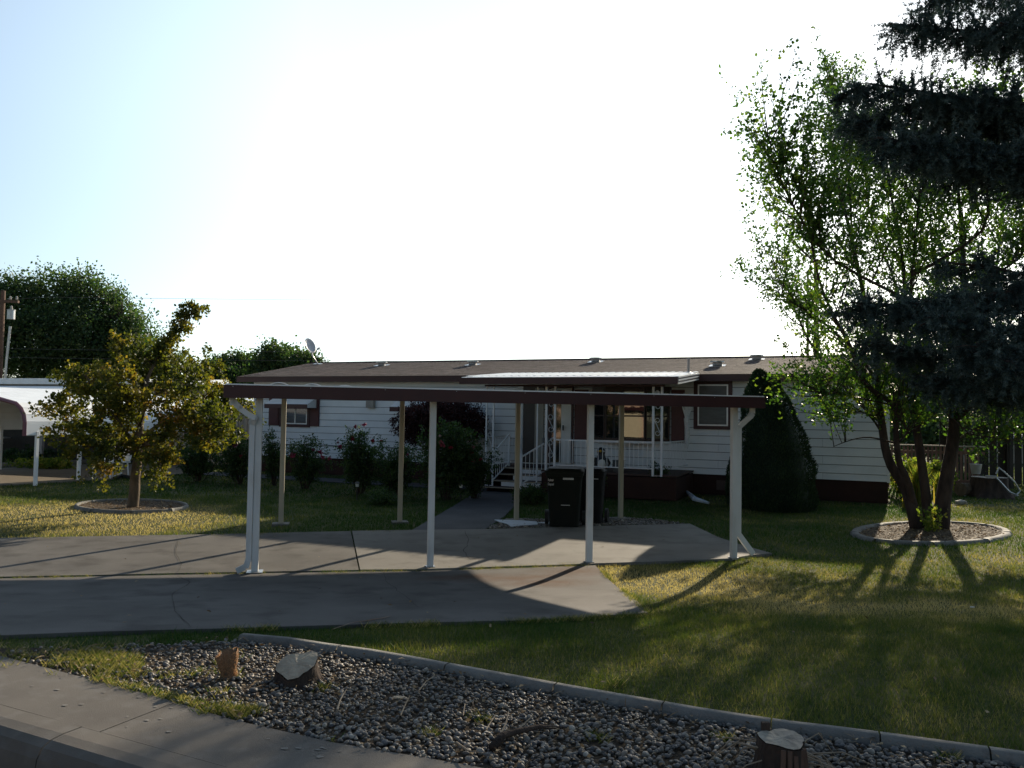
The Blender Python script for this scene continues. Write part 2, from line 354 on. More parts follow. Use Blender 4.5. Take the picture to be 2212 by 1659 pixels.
def stain_shade():  # slab concrete with brown stains and warm tree-leaf shadow painted in
    m=mat('concrete_stain_shade',(.13,.12,.11),(.095,.088,.08),1.3,.88,.3,90,spec=.2,c3=(.06,.055,.05),s3=2.4,f3=.7); nt=m.node_tree; L=nt.links.new; b=nt.nodes['Principled BSDF']
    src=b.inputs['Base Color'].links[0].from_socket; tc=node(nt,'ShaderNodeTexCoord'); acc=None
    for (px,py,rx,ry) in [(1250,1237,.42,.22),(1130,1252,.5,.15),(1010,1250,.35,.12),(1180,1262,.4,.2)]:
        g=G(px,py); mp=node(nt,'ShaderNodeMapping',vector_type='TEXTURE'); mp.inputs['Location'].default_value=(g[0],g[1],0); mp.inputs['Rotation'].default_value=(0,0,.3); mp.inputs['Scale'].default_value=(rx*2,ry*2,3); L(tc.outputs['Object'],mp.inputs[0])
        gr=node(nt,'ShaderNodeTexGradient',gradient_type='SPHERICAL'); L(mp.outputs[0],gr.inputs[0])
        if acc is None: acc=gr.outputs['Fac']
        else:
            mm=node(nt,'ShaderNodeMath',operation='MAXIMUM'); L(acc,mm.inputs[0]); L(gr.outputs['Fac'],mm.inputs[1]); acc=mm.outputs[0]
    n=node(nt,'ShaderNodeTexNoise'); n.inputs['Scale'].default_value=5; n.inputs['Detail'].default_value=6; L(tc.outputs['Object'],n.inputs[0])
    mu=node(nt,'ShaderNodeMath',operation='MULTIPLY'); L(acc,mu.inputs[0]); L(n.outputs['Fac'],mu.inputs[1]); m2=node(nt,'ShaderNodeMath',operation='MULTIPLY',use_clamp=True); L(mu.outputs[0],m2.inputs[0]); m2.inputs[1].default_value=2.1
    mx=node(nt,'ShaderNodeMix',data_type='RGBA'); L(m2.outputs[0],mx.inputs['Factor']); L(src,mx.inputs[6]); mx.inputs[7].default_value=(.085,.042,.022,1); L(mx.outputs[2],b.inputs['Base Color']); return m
M['stain_shade']=stain_shade()
LM=dict(
 grass=leafmat('grass_blade',[(.020,.062,.014),(.056,.088,.020),(.115,.130,.034),(.31,.25,.125),(.45,.355,.22)],.45,.6,tcol=(1.35,1.4,.65)),
 birch=leafmat('thin_green_leaf',[(.022,.052,.018),(.036,.080,.022),(.065,.11,.026),(.12,.14,.035)],.5,.45,tcol=(1.9,2.1,.6)),
 maple=leafmat('turning_leaf',[(.045,.065,.018),(.08,.10,.022),(.13,.13,.028),(.20,.14,.033),(.19,.085,.035)],.5,.55,tcol=(1.7,1.5,.5)),
 dark=leafmat('dark_green_leaf',[(.014,.032,.014),(.028,.055,.02),(.045,.075,.025),(.07,.10,.03)],.35,.5,tcol=(1.6,2.0,.7)),
 far=leafmat('far_green_leaf',[(.02,.045,.025),(.04,.075,.035),(.07,.10,.04),(.11,.13,.05)],.4,.6,tcol=(1.6,1.9,.7)),
 needle=leafmat('blue_spruce_needle',[(.014,.028,.026),(.030,.052,.050),(.055,.085,.082),(.10,.135,.13)],.15,.6,tcol=(1.3,1.4,1)),
 juniper=leafmat('juniper_scale',[(.010,.026,.012),(.020,.046,.018),(.045,.075,.028)],.1,.7,tcol=(1.2,1.5,.6)),
 burg=leafmat('burgundy_leaf',[(.02,.010,.010),(.04,.014,.014),(.06,.02,.02)],.3,.5,tcol=(1.8,1.1,1)),
 lime=leafmat('bright_leaf',[(.06,.11,.02),(.12,.17,.03),(.22,.24,.05),(.30,.22,.07)],.5,.55,tcol=(1.5,1.6,.6)),
 rose=leafmat('rose_petal',[(.20,.010,.014),(.20,.015,.06),(.36,.08,.10),(.5,.42,.38)],.10,.6,tcol=(1.3,1,1)),
)

# ================================================================ GROUND, DRIVEWAY, ROAD
e=V(.921,-.3895); n_=V(.3895,.921)            # along the house front / away from the street
HB=V(8.75,18.5); HA=HB-18.5*e                 # right and left front corners of the house
def HP(s,t,z=None):
    q=HA+s*e+t*n_
    return (q[0],q[1]) if z is None else np.array((q[0],q[1],z))
su=unit(V(.9,-.435)); sn=V(-su[1],su[0])      # street direction and its inward normal
K0=V(*G(0,1563)); 
def SP(a,b): q=K0+su*a+sn*b; return (q[0],q[1])
g=MB(); g.add([(-600,-600,-.06),(600,-600,-.06),(600,900,-.06),(-600,900,-.06)],[(0,1,2,3)])
T(g.build('ground',M['base']),kind='structure')
g=MB(); a,b,c,d=SP(-80,-.13),SP(80,-.13),SP(80,-9),SP(-80,-9)
g.add([(*q,.075+GH-.22) for q in(d,c,b,a)],[(0,1,2,3)]); T(g.build('road',M['road']),kind='structure')
# far lawn and near lawn
lawn_poly=[SP(-60,.02),SP(60,.02),(70,60),(-60,60)]
T(sheet('lawn',lawn_poly,-.012,M['lawn']),kind='structure')
# driveway slabs
topL=[G(-420,1172),G(-120,1167),G(0,1165),G(400,1158),G(757.5,1150)]
jn=[G(775,1235),G(380,1242),G(0,1250),G(-120,1253),G(-420,1262)]
topR=[G(760.5,1150),G(890,1148),G(1060,1146),G(1490,1134),G(1550,1163),G(1600,1180),G(1668,1199)]
botR=[G(1620,1203),G(1582,1210),G(1450,1216),G(1285,1221),G(1270,1222),G(900,1234),G(778,1235)]
low=[G(-420,1266),G(-120,1256),G(0,1253),G(380,1245),G(776,1238),G(900,1237),G(1270,1225),G(1286,1224),G(1300,1240),G(1322,1262),G(1350,1284),G(1378,1304),G(1400,1328),
     G(1330,1333),G(1120,1345),G(900,1350),G(500,1362),G(200,1370),G(0,1378),G(-160,1384)]
dv=empty('driveway',(0,8,0),kind='structure')
sheet('slab',topL+jn,.022,M['conc2'],dv,thick=.08); sheet('slab',topR+botR,.026,M['conc'],dv,thick=.08); sheet('slab',low,.018,M['stain_shade'],dv,thick=.08)
def crack(pts,wd,name='crack',off=.0305,m='crack'):
    b=MB(); P=[]
    for i in range(len(pts)-1):
        for k in range(4):
            t=k/4; P.append((pts[i][0]*(1-t)+pts[i+1][0]*t+random.uniform(-3,3),pts[i][1]*(1-t)+pts[i+1][1]*t+random.uniform(-1,1)))
    P.append(pts[-1]); Q=[V(*G(*p)) for p in P]
    for i in range(len(Q)):
        d=unit(Q[min(i+1,len(Q)-1)]-Q[max(i-1,0)]); s=V(-d[1],d[0])*wd*.55*random.uniform(.3,1.)*(.3 if i in(0,len(Q)-1) else 1)
        for q in(Q[i]-s,Q[i]+s): b.v.append((q[0],q[1],float(gz(q[1]))+off))
    b.f=[(2*i,2*i+1,2*i+3,2*i+2) for i in range(len(Q)-1)]
    return b.build(name,M[m],dv)
crack([(384,1160),(382,1200),(392,1222),(382,1243)],.008)
crack([(382,1246),(410,1262),(370,1290),(378,1325),(412,1362)],.008,off=.0225)
crack([(1006,1150),(1012,1175),(1002,1195),(1018,1215)],.009)
crack([(1353,1140),(1362,1150)],.012)
crack([(830,1237),(832,1258),(860,1280),(905,1318)],.006,off=.0225)
for pts,wd in(([(715,1366),(770,1350),(845,1336)],.025),):
    crack(pts,wd,'rust_mark',off=.0228,m='rust')
# joint shadow gaps filled with weeds are grass; walkway from slab to steps
wk=[G(890,1147),G(975,1097),G(1022,1068),G(1040,1052),G(1128,1052),G(1118,1088),G(1088,1118),G(1048,1145)]
T(sheet('walkway',wk,.016,M['dconc'],thick=.06),kind='structure')
pth=[HP(-2.2,-1.3),HP(8.6,-1.3),HP(8.6,-2.3),HP(-2.2,-2.3)]
T(sheet('garden_path',pth[::-1],.016,M['dconc'],thick=.06),kind='structure')
# sidewalk, kerb
sw=[SP(-60,.12)]+[SP(80,.12)]
edge_in=[G(0,1421),G(130,1455),G(340,1510),G(500,1560),G(720,1610),G(900,1640),G(1010,1659)]
last=V(*edge_in[-1]); ext=tuple(last+unit(V(*edge_in[-1])-V(*edge_in[3]))*40)
first=V(*edge_in[0]); extl=tuple(first-su*40)
walk_poly=[SP(-45,.1375),SP(-.2,.1375),SP(10,.1375),SP(45,.1375),ext]+edge_in[::-1]+[extl]
swk=empty('sidewalk',(K0[0],K0[1],GH),kind='structure')
# panels split by joints across the walk
def clip(poly,a,b):
    """part of poly between street stations a and b"""
    def cut(P,c,sgn):
        out=[]
        for i in range(len(P)):
            p,q=V(*P[i]),V(*P[(i+1)%len(P)]); dp=sgn*((p-K0)@su-c); dq=sgn*((q-K0)@su-c)
            if dp>=0: out.append(tuple(p))
            if dp*dq<0: out.append(tuple(p+(q-p)*dp/(dp-dq)))
        return out
    return cut(cut(poly,a,1),b,-1)
st=[-14,-11,-8,-5,-2.2,.55,3.6,6.6,9.6,12.6]
for i in range(len(st)-1):
    P=clip(walk_poly,st[i]+.004,st[i+1]-.004)
    if len(P)>2: sheet('panel',P,.0135,M['walkc'],swk,thick=.07)
kb=empty('kerb',(K0[0],K0[1],.1),kind='structure')
st=[-14,-11,-8,-5,-2.2,.42,3.4,6.4,9.4,12.4,20]
for i in range(len(st)-1):
    b=MB(); a0,a1=st[i]+.004,st[i+1]-.004; prof=[(-.10,.07),(-.085,.16),(-.06,.205),(-.02,.226),(.04,.2335),(.1365,.2335),(.1365,.07)]
    N=5
    for k in range(N+1):
        a=a0+(a1-a0)*k/N
        for (o,z) in prof: x,y=SP(a,o+random.uniform(-.003,.003)); b.v.append((x,y,z+GH-.22))
    m_=len(prof)
    for k in range(N):
        for j in range(m_): b.f.append((k*m_+j,(k+1)*m_+j,(k+1)*m_+(j+1)%m_,k*m_+(j+1)%m_))
    b.f.append(tuple(range(m_))); b.f.append(tuple(N*m_+j for j in range(m_))[::-1])
    b.build('kerb_block',M['walkc'],kb,smooth=False)
# lime/bird spots and mineral stains on the walk
for k in range(30):
    px,py=random.choice([(random.uniform(60,420),random.uniform(1480,1600)),(random.uniform(560,980),random.uniform(1600,1658))]); x,y=G(px,py); r=random.uniform(.004,.014)
    if inside(np.array([x]),np.array([y]),walk_poly)[0] and (V(x,y)-K0)@sn>.2:
        b=MB(); nn=7; b.add([(x+r*random.uniform(.6,1.2)*math.cos(6.28*i/nn)*1.5,y+r*random.uniform(.6,1.2)*math.sin(6.28*i/nn),float(gz(y))+.0165) for i in range(nn)],[tuple(range(nn))])
        b.build('lime_spot',M['lime_spot'],swk)

# gravel bed with its concrete edging
ed_px=[(520,1385),(620,1394),(700,1407),(800,1421),(900,1439),(1000,1458),(1100,1477),(1200,1496),(1300,1514),(1400,1532),(1500,1550),(1600,1566),(1700,1581),(1800,1593),(1900,1606),(2000,1620),(2100,1634),(2212,1650),(2330,1667)]
edp=[V(*G(*p)) for p in ed_px]
bed=[G(-60,1400),G(60,1398),G(200,1402),G(380,1392)]+[tuple(p) for p in edp]+[G(2330,1900),G(1300,1730)]+edge_in[::-1]
T(sheet('gravel_bed_soil',bed,-.002,M['dirt']),kind='structure')
edg=empty('garden_edging',(float(edp[8][0]),float(edp[8][1]),.22),'grey concrete edging strip curving between the pebble bed and the front lawn','edging')
def edging(pts,parent,wd=.045,hh=.055,name='edging_block',joint=4,mm='curbc',off=0.):
    seg=[]
    for i in range(len(pts)-1):
        for k in range(3): seg.append(pts[i]*(1-k/3)+pts[i+1]*(k/3))
    seg.append(pts[-1]); 
    i=0
    while i<len(seg)-1:
        j=min(i+joint,len(seg)-1); S=seg[i:j+1]; b=MB(); m_=7
        for q,p in enumerate(S):
            d=unit(S[min(q+1,len(S)-1)]-S[max(q-1,0)]); s=V(-d[1],d[0]); pp=p+d*(.004 if q==0 else -.004 if q==len(S)-1 else 0)
            for a in range(m_):
                an=math.pi*a/(m_-1); z=float(gz(pp[1]))+off-.03+ (hh+.03)*min(1,math.sin(an)*1.25); o=wd*math.cos(an)
                b.v.append((pp[0]+s[0]*o,pp[1]+s[1]*o,z))
        for q in range(len(S)-1):
            for a in range(m_-1): b.f.append((q*m_+a,(q+1)*m_+a,(q+1)*m_+a+1,q*m_+a+1))
        b.f.append(tuple(range(m_))[::-1]); b.f.append(tuple((len(S)-1)*m_+a for a in range(m_)))
        b.build(name,M[mm],parent,smooth=True); i=j
edging(edp,edg,.048,.05,joint=7)
# pebbles: deformed ellipsoids
def ico():
    import bmesh
    bm=bmesh.new(); bmesh.ops.create_icosphere(bm,subdivisions=2,radius=1); v=np.array([q.co[:] for q in bm.verts]); f=np.array([[x.index for x in q.verts] for q in bm.faces]); bm.free(); return v,f
def ico1():
    import bmesh
    bm=bmesh.new(); bmesh.ops.create_icosphere(bm,subdivisions=1,radius=1); v=np.array([q.co[:] for q in bm.verts]); f=np.array([[x.index for x in q.verts] for q in bm.faces]); bm.free(); return v,f
IV,IF=ico(); I1V,I1F=ico1()
def in_bed_pts(N):
    xs=[];ys=[]
    P=np.array(bed); x0,y0=P.min(0); x1,y1=P.max(0)
    x=rng.uniform(-5.2,6.5,N*3); y=rng.uniform(2.0,6.6,N*3)
    k=inside(x,y,bed); return x[k],y[k]
x,y=in_bed_pts(30000)
# thin the stones towards the weedy left end
left=G(150,1430)[0]
keep=rng.random(len(x))<np.clip((x-(-3.0))/1.6+.03+vnoise(x,y,2.5)*.5,0.03,1); x,y=x[keep],y[keep]
# stones off the stumps, stones more than the frame shows left out
dep=y; okk=(np.abs(x)<dep*.66+.5)&(y>2.6); x,y=x[okk],y[okk]
order=np.argsort(y); x,y=x[order],y[order]
N=len(x); sz=rng.uniform(.0075,.0165,N)*np.where(rng.random(N)<.10,1.45,1); asp=rng.uniform(.6,1.0,N); fl=rng.uniform(.42,.72,N); yaw=rng.uniform(0,6.28,N); z=gz(y)+rng.uniform(.000,.018,N); tilt=rng.normal(0,.28,N); tl2=rng.normal(0,.28,N)
tn=rng.random(N)
def stones(idx,BV,BF):
    k=len(idx); S=BV[None]*np.stack([sz[idx],sz[idx]*asp[idx],sz[idx]*fl[idx]],1)[:,None]
    S=S*(1+.10*np.sin(BV[None,:,0:1]*3+tn[idx][:,None,None]*20))
    c,s=np.cos(tilt[idx])[:,None],np.sin(tilt[idx])[:,None]; X,Y,Z=S[...,0],S[...,1],S[...,2]; Y,Z=Y*c-Z*s,Y*s+Z*c
    c,s=np.cos(tl2[idx])[:,None],np.sin(tl2[idx])[:,None]; X,Z=X*c-Z*s,X*s+Z*c
    c,s=np.cos(yaw[idx])[:,None],np.sin(yaw[idx])[:,None]; X,Y=X*c-Y*s,X*s+Y*c
    P=np.stack([X+x[idx][:,None],Y+y[idx][:,None],Z+z[idx][:,None]],-1)
    return P.reshape(-1,3),(BF[None]+(np.arange(k)*len(BV))[:,None,None]).reshape(-1,3),np.repeat(tn[idx],len(BV))
# the 300 nearest in view are single stones of the bed, the rest one mass
pbed=empty('pebble_bed',(0,4.5,GH),kind='structure')
u_=[ (V(x[i],y[i])@V(1,0))/y[i] for i in range(N)]
rank=[i for i in np.argsort(y) if abs(x[i]/y[i])<.63 and (EYE-GH)/y[i]<.50][:300]
protos=[]
for q in range(10):
    B=IV*np.array((1,rng.uniform(.65,1),rng.uniform(.45,.7)))*(1+.08*np.sin(IV[:,0:1]*3+q*2)); me=D.meshes.new('pebble'); me.from_pydata([tuple(v) for v in B],[],[tuple(f) for f in IF]); me.materials.append(M['pebble']); me.shade_smooth()
    protos.append(me)
for i in rank:
    o=D.objects.new('pebble',protos[i%10]); COL.objects.link(o); o.parent=pbed; o.matrix_parent_inverse=world_of(pbed).inverted()
    o.location=(x[i],y[i],z[i]+.004); o.rotation_euler=(tilt[i],tl2[i],yaw[i]); s=sz[i]; o.scale=(s,s,s)
rs=set(rank); rest=np.array([i for i in range(N) if i not in rs])
near=rest[y[rest]<4.1]; farr=rest[y[rest]>=4.1]
v1,f1,t1=stones(near,IV,IF); v2,f2,t2=stones(farr,I1V,I1F)
T(npmesh('gravel',np.vstack([v1,v2]),np.vstack([f1,f2+len(v1)]),M['pebble'],pbed,tint=np.concatenate([t1,t2]),smooth=True),kind='stuff')
# single stray stones on the walk
for k,(px,py,s,lb) in enumerate([(545,1523,.026,'round tan pebble on the sidewalk just off the bed edge, leftmost of the stray three'),(600,1537,.024,'tan pebble on the sidewalk beside the bed edge, right one of the stray three'),(568,1558,.026,'tan pebble farthest out on the sidewalk, in front of the other two'),(1222,1640,.02,'dark oval pebble alone on the sidewalk at its shaded right end')]):
    px,py={0:(546,1502),1:(601,1512),2:(566,1534),3:(1223,1652)}[k]
    gx,gy=G(px,py); o=D.objects.new('pebble',protos[k]); COL.objects.link(o); o.scale=(s,s,s); o.location=(gx,gy,float(gz(gy))+.014+s*.5); o.rotation_euler=(0,0,k*1.3)
    T(o,lb,'stone','stray pebbles on the sidewalk')

# mulch rings round the two trees
def ring(cx,cy,rx,ry,label,mm,name='tree_ring',hh=.05,wd=.045):
    pts=[V(*G(cx+rx*math.cos(a),cy+ry*math.sin(a))) for a in np.linspace(0,2*math.pi,25)]
    c=G(cx,cy); o=empty(name,(c[0],c[1],0),label,'edging'); edging(pts,o,wd,hh,joint=9,mm='curbc')
    T(sheet('mulch_bed',[tuple(p) for p in pts[:-1]],.012,M[mm]),kind='structure')
    return [tuple(p) for p in pts[:-1]]
ringR=ring(2011,1153,165,23,'oval concrete edging ring round the base of the many-stemmed tree','mulch',wd=.085,hh=.045)
ringL=ring(284,1095,120,13,'low concrete edging ring round the small turning tree','mulch')
# rock patch behind the bins
rock=[G(1048,1144),G(1096,1121),G(1200,1122),G(1342,1119),G(1400,1121),G(1488,1133)]
T(sheet('rock_patch_soil',rock[::-1],.004,M['dirt']),kind='structure')
px_,py_=rng.uniform(-1,4,6000),rng.uniform(12,15.5,6000); k=inside(px_,py_,rock); x,y=px_[k],py_[k]; N=len(x); sz=rng.uniform(.015,.035,N); asp=rng.uniform(.6,1,N); fl=rng.uniform(.4,.7,N); yaw=rng.uniform(0,6.28,N); z=gz(y)+.01; tilt=rng.normal(0,.3,N); tl2=tilt; tn=rng.random(N)
v1,f1,t1=stones(np.arange(N),I1V,I1F); T(npmesh('gravel_patch',v1,f1,M['pebble'],tint=t1,smooth=True),kind='stuff')
for px,py in((1110,1133),(1190,1131)):
    q=[G(px+a*d,py+b*d2) for a,b,d,d2 in((-42,-7,1,1),(10,-6,1,1),(35,-3,1.4,1),(52,3,1,1),(20,5,1,1),(-6,8,1,1),(-14,2,1,1),(-30,-2,1,1))]
    if px>1150: q=[G(px+a,py+b) for a,b in((-30,1),(0,-1),(40,-1),(10,4))]
    o=sheet('plastic_sheet',q[::-1],.03,M['tarp'],thick=.012)
    T(o,'crumpled pale plastic sheet lying on the rocks beside the '+('walkway' if px<1150 else 'trash cart wheel'),'plastic sheet')

# ================================================================ NEIGHBOUR'S DRIVE
nd=[G(-500,1085),G(0,1049),G(120,1043),G(376,1026),G(440,1020),G(420,1003),G(200,1003),G(0,1012),G(-500,1040)]
T(sheet('neighbour_drive',nd[::-1],.02,M['nconc'],thick=.05),kind='structure')
kk=[V(*G(*p)) for p in((-300,1022),(0,1009),(100,1005),(200,1001),(300,998),(430,994))]
nk=empty('planter_kerb',(float(kk[2][0]),float(kk[2][1]),0),'long tan concrete kerb along the planting bed across the neighbouring drive','kerb')
edging(kk,nk,.09,.14,name='kerb_block',joint=4,mm='nconc')

# ================================================================ HOUSE
SH=18.5
def hb(b,s0,s1,t0,t1,z0,z1):
    """box in house coordinates"""
    return b.hexa([HP(s0,t0,z0),HP(s1,t0,z0),HP(s1,t1,z0),HP(s0,t1,z0),HP(s0,t0,z1),HP(s1,t0,z1),HP(s1,t1,z1),HP(s0,t1,z1)])
house=empty('house',HP(0,0,0),'long single-storey white lap-sided home with maroon skirting and brown shingle roof','house')
def hpart(name,m,*boxes,parent=None,bevel=0.):
    b=MB()
    for q in boxes: hb(b,*q)
    return b.build(name,M[m],parent or house,bevel=bevel)
hpart('wall_core','darkw',(.06,SH-.06,.052,7.0,.1,2.9))
hpart('skirting','skirt',(.01,SH-.01,.02,.05,0,.50)); hpart('skirting','skirt',(SH-.05,SH-.02,.05,7.02,0,.50)); hpart('skirting','skirt',(.02,.05,.05,7.02,0,.50))
for q in range(26): # skirting battens, low relief
    pass
# siding boards; openings are cut by leaving the board out behind deep items
zb=[.50,.66]+[.66+.2035*i for i in range(1,11)]+[2.90]
for i in range(len(zb)-1):
    b=MB(); z0,z1=zb[i],zb[i+1]-.013
    cuts=[-.0,4.88,9.76,14.64,SH] if i%2 else [0,2.44,7.32,12.2,17.08,SH]
    for k in range(len(cuts)-1):
        a,c=cuts[k]+.002,cuts[k+1]-.002
        q=[HP(a,-.022,z0),HP(c,-.022,z0),HP(c,.05,z0),HP(a,.05,z0),HP(a,-.008,z1),HP(c,-.008,z1),HP(c,.05,z1),HP(a,.05,z1)]
        MB().hexa(q).build('siding_board',M['siding'],house)
    for s,sg in((0,-1),(SH,1)):
        q=[HP(s+sg*.018,.04,z0),HP(s+sg*.018,7.0,z0),HP(s-sg*.05,7.0,z0),HP(s-sg*.05,.04,z0),HP(s+sg*.002,.04,z1),HP(s+sg*.002,7.0,z1),HP(s-sg*.05,7.0,z1),HP(s-sg*.05,.04,z1)]
        MB().hexa(q).build('siding_board',M['siding'],house)
hpart('corner_trim','siding',(SH-.03,SH+.03,-.03,.04,.48,2.9)); hpart('corner_trim','siding',(-.03,.03,-.03,.04,.48,2.9))
# gable ends
for s in(.0,SH-.05):
    b=MB(); b.add([HP(s,0,2.9),HP(s,7.0,2.9),HP(s,3.5,3.55),HP(s+.05,0,2.9),HP(s+.05,7.0,2.9),HP(s+.05,3.5,3.55)],[(0,1,2),(3,5,4),(0,3,4,1),(1,4,5,2),(2,5,3,0)]); b.build('gable_wall',M['siding'],house)
# roof slopes with UV in metres
def roofslope(s0,s1,t0,t1,z0,z1,th=.05):
    me=D.meshes.new('roof_slope'); L=math.hypot(t1-t0,z1-z0)
    vs=[HP(s0,t0,z0),HP(s1,t0,z0),HP(s1,t1,z1),HP(s0,t1,z1),HP(s0,t0,z0-th),HP(s1,t0,z0-th),HP(s1,t1,z1-th),HP(s0,t1,z1-th)]
    me.from_pydata([tuple(v) for v in vs],[],[(0,1,2,3),(7,6,5,4),(0,4,5,1),(1,5,6,2),(2,6,7,3),(3,7,4,0)])
    me.materials.append(M['shingle']); uv=me.uv_layers.new(name='UVMap'); c=[(0,0),(s1-s0,0),(s1-s0,L),(0,L)]
    for p in me.polygons:
        for li in p.loop_indices: uv.data[li].uv=c[me.loops[li].vertex_index%4]
    o=D.objects.new('roof_slope',me); link(o,house); place(o,house); return o
roofslope(-.45,SH+.35,-.33,3.5,3.0,3.70); roofslope(SH+.35,-.45,7.33,3.5,3.0,3.70)
# shingle courses standing proud near the eave and rake (the rest is in the material)
b=MB()
for k in range(27):
    f=k/27; t=-.33+3.83*f; z=3.0+.70*f; 
    q=[HP(-.46,t,z+.0),HP(SH+.36,t,z),HP(SH+.36,t+.14,z+.026),HP(-.46,t+.14,z+.026)]
    up=V(0,0,.009); b.hexa([*q,q[0]+up,q[1]+up,q[2]+V(0,0,.002),q[3]+V(0,0,.002)])
o=b.build('shingle_courses',M['shingle'],house); o['kind']='stuff'
uv=o.data.uv_layers.new(name='UVMap')
for p in o.data.polygons:
    for li in p.loop_indices:
        vi=o.data.loops[li].vertex_index; co=o.data.vertices[vi].co; d=V(co[0],co[1])-HA; uv.data[li].uv=(float(d@e),float(d@n_)*1.017+.33)
hpart('ridge_cap','shingle',(-.46,SH+.36,3.42,3.58,3.685,3.725))
hpart('fascia','trim',(-.47,SH+.37,-.36,-.335,2.83,2.995)); hpart('drip_edge','brownf',(-.47,SH+.37,-.375,-.30,2.997,3.008))
for s in(-.47,SH+.345):
    b=MB(); b.hexa([HP(s,-.36,2.83),HP(s+.025,-.36,2.83),HP(s+.025,3.5,3.53),HP(s,3.5,3.53),HP(s,-.36,2.99),HP(s+.025,-.36,2.99),HP(s+.025,3.5,3.69),HP(s,3.5,3.69)]); b.build('rake_board',M['trim'],house)
hpart('soffit','soffit',(-.45,SH+.34,-.335,-.02,2.86,2.875))
# roof vents and pipe
def rv(px,py,k=1.):
    # point on front slope
    d=ray(px,py); A0=np.array((HA[0]+n_[0]*-.33,HA[1]+n_[1]*-.33,3.0)); nn=np.cross(V(e[0],e[1],0),V(n_[0]*3.83,n_[1]*3.83,.70)); C=V(0,0,EYE); t=((A0-C)@nn)/(d@nn); return C+d*t
for nx,ny in((1145,1093),(1418,1091),(1787,1082),(2152,1094),(2270,1075)):
    p=rv(nx/1.38868,ny/1.38868+3); v=MB(); v.box(p+V(0,0,.012),(.42,.40,.012),tuple(e),tilt=.18); f=v.build('flashing',M['galv'],house)
    v=MB(); c=p+V(0,0,.08); v.prism([(c[0]+.13*math.cos(a)*(1+.1*(k%2)),c[1]+.13*math.sin(a)) for k,a in enumerate(np.linspace(0,6.28,9)[:-1])],p[2]+.01,p[2]+.10); vo=v.build('roof_vent',M['ventm'],house)
    v=MB(); v.prism([(c[0]+r_*math.cos(a),c[1]+r_*math.sin(a)) for r_,a in [( .19,a) for a in np.linspace(0,6.28,11)[:-1]]],p[2]+.10,p[2]+.135); v.build('vent_cap',M['galv'],vo)
p=rv(2065/1.38868,1128/1.38868); v=MB(); v.lathe([(.16,-.02),(.15,.02),(.06,.10),(.035,.11)],p,12); f=v.build('pipe_boot',M['galv'],house,smooth=True)
v=MB(); v.tube([p+V(0,0,.05),p+V(0,0,.46)],.03,10); v.build('vent_pipe',M['ventm'],house)
# windows: left window with shutters and slatted awning
def window(s0,s1,z0,z1,mull=(),fr='wframe',trim=True,t=-.02,glass='glass2',curt=False,wd=.035):
    if trim: hpart('window_casing','trim',(s0-.10,s1+.10,t-.035,t-.003,z0-.09,z0-.002),(s0-.10,s0-.002,t-.035,t-.003,z0-.002,z1+.08),(s1+.002,s1+.10,t-.035,t-.003,z0-.002,z1+.08),(s0-.002,s1+.002,t-.035,t-.003,z1+.002,z1+.08))
    w_=hpart('window','%s'%fr,(s0,s1,t-.03,t,z0,z0+wd),(s0,s1,t-.03,t,z1-wd,z1),(s0,s0+wd,t-.03,t,z0+wd,z1-wd),(s1-wd,s1,t-.03,t,z0+wd,z1-wd),*[(m_-wd/2,m_+wd/2,t-.028,t,z0+wd,z1-wd) for m_ in mull])
    xs=[s0+wd]+[q for m_ in mull for q in(m_-wd/2,m_+wd/2)]+[s1-wd]
    for i in range(0,len(xs),2): hpart('pane',glass,(xs[i],xs[i+1],t-.012,t-.006,z0+wd,z1-wd),parent=w_)
    return w_
def shut(s0,s1,z0,z1,n=14):
    hpart('shutter','shutter',(s0,s1,-.06,-.02,z0,z1),(s0+.03,s1-.03,-.068,-.0605,z0+.05,z0+(z1-z0)*.48),(s0+.03,s1-.03,-.068,-.0605,z0+(z1-z0)*.52,z1-.05))
window(1.13,2.10,1.52,2.32,mull=(1.64,)); shut(.62,1.01,1.47,2.34); shut(2.22,2.55,1.47,2.34)
def awning(s0,s1,zt,zb,out=.5,n=6):
    a=empty('window_awning',HP((s0+s1)/2,0,zt)); a.parent=house; a.matrix_parent_inverse=world_of(house).inverted()
    for k in range(n):
        f0,f1=k/n,(k+1)/n; b=MB(); z0=zt+(zb-zt)*f0; z1=zt+(zb-zt)*f1; ta=-.03-out*f0; tb=-.03-out*f1
        b.hexa([HP(s0,ta,z0-.005),HP(s1,ta,z0-.005),HP(s1,tb+.015,z1-.02),HP(s0,tb+.015,z1-.02),HP(s0,ta,z0+.02),HP(s1,ta,z0+.02),HP(s1,tb+.015,z1+.0),HP(s0,tb+.015,z1+.0)]); b.build('slat',M['white'],a)
    hpart('valance','trim',(s0-.01,s1+.01,-.03-out-.012,-.03-out,zb-.13,zb+.005),parent=a)
    for s in(s0,s1-.01):
        b=MB(); b.hexa([HP(s,-.03,zb-.10),HP(s+.008,-.03,zb-.10),HP(s+.008,-.03-out,zb-.10),HP(s,-.03-out,zb-.10),HP(s,-.03,zt-.03),HP(s+.008,-.03,zt-.03),HP(s+.008,-.03-out,zb-.03),HP(s,-.03-out,zb-.03)]); b.build('awning_side',M['white'],a)
    return a
awning(.85,2.46,2.36,2.135); awning(5.39,7.35,2.33,2.09)
window(5.6,7.1,1.30,2.02,mull=(6.35,),glass='blind'); shut(7.2,7.55,1.28,2.30)
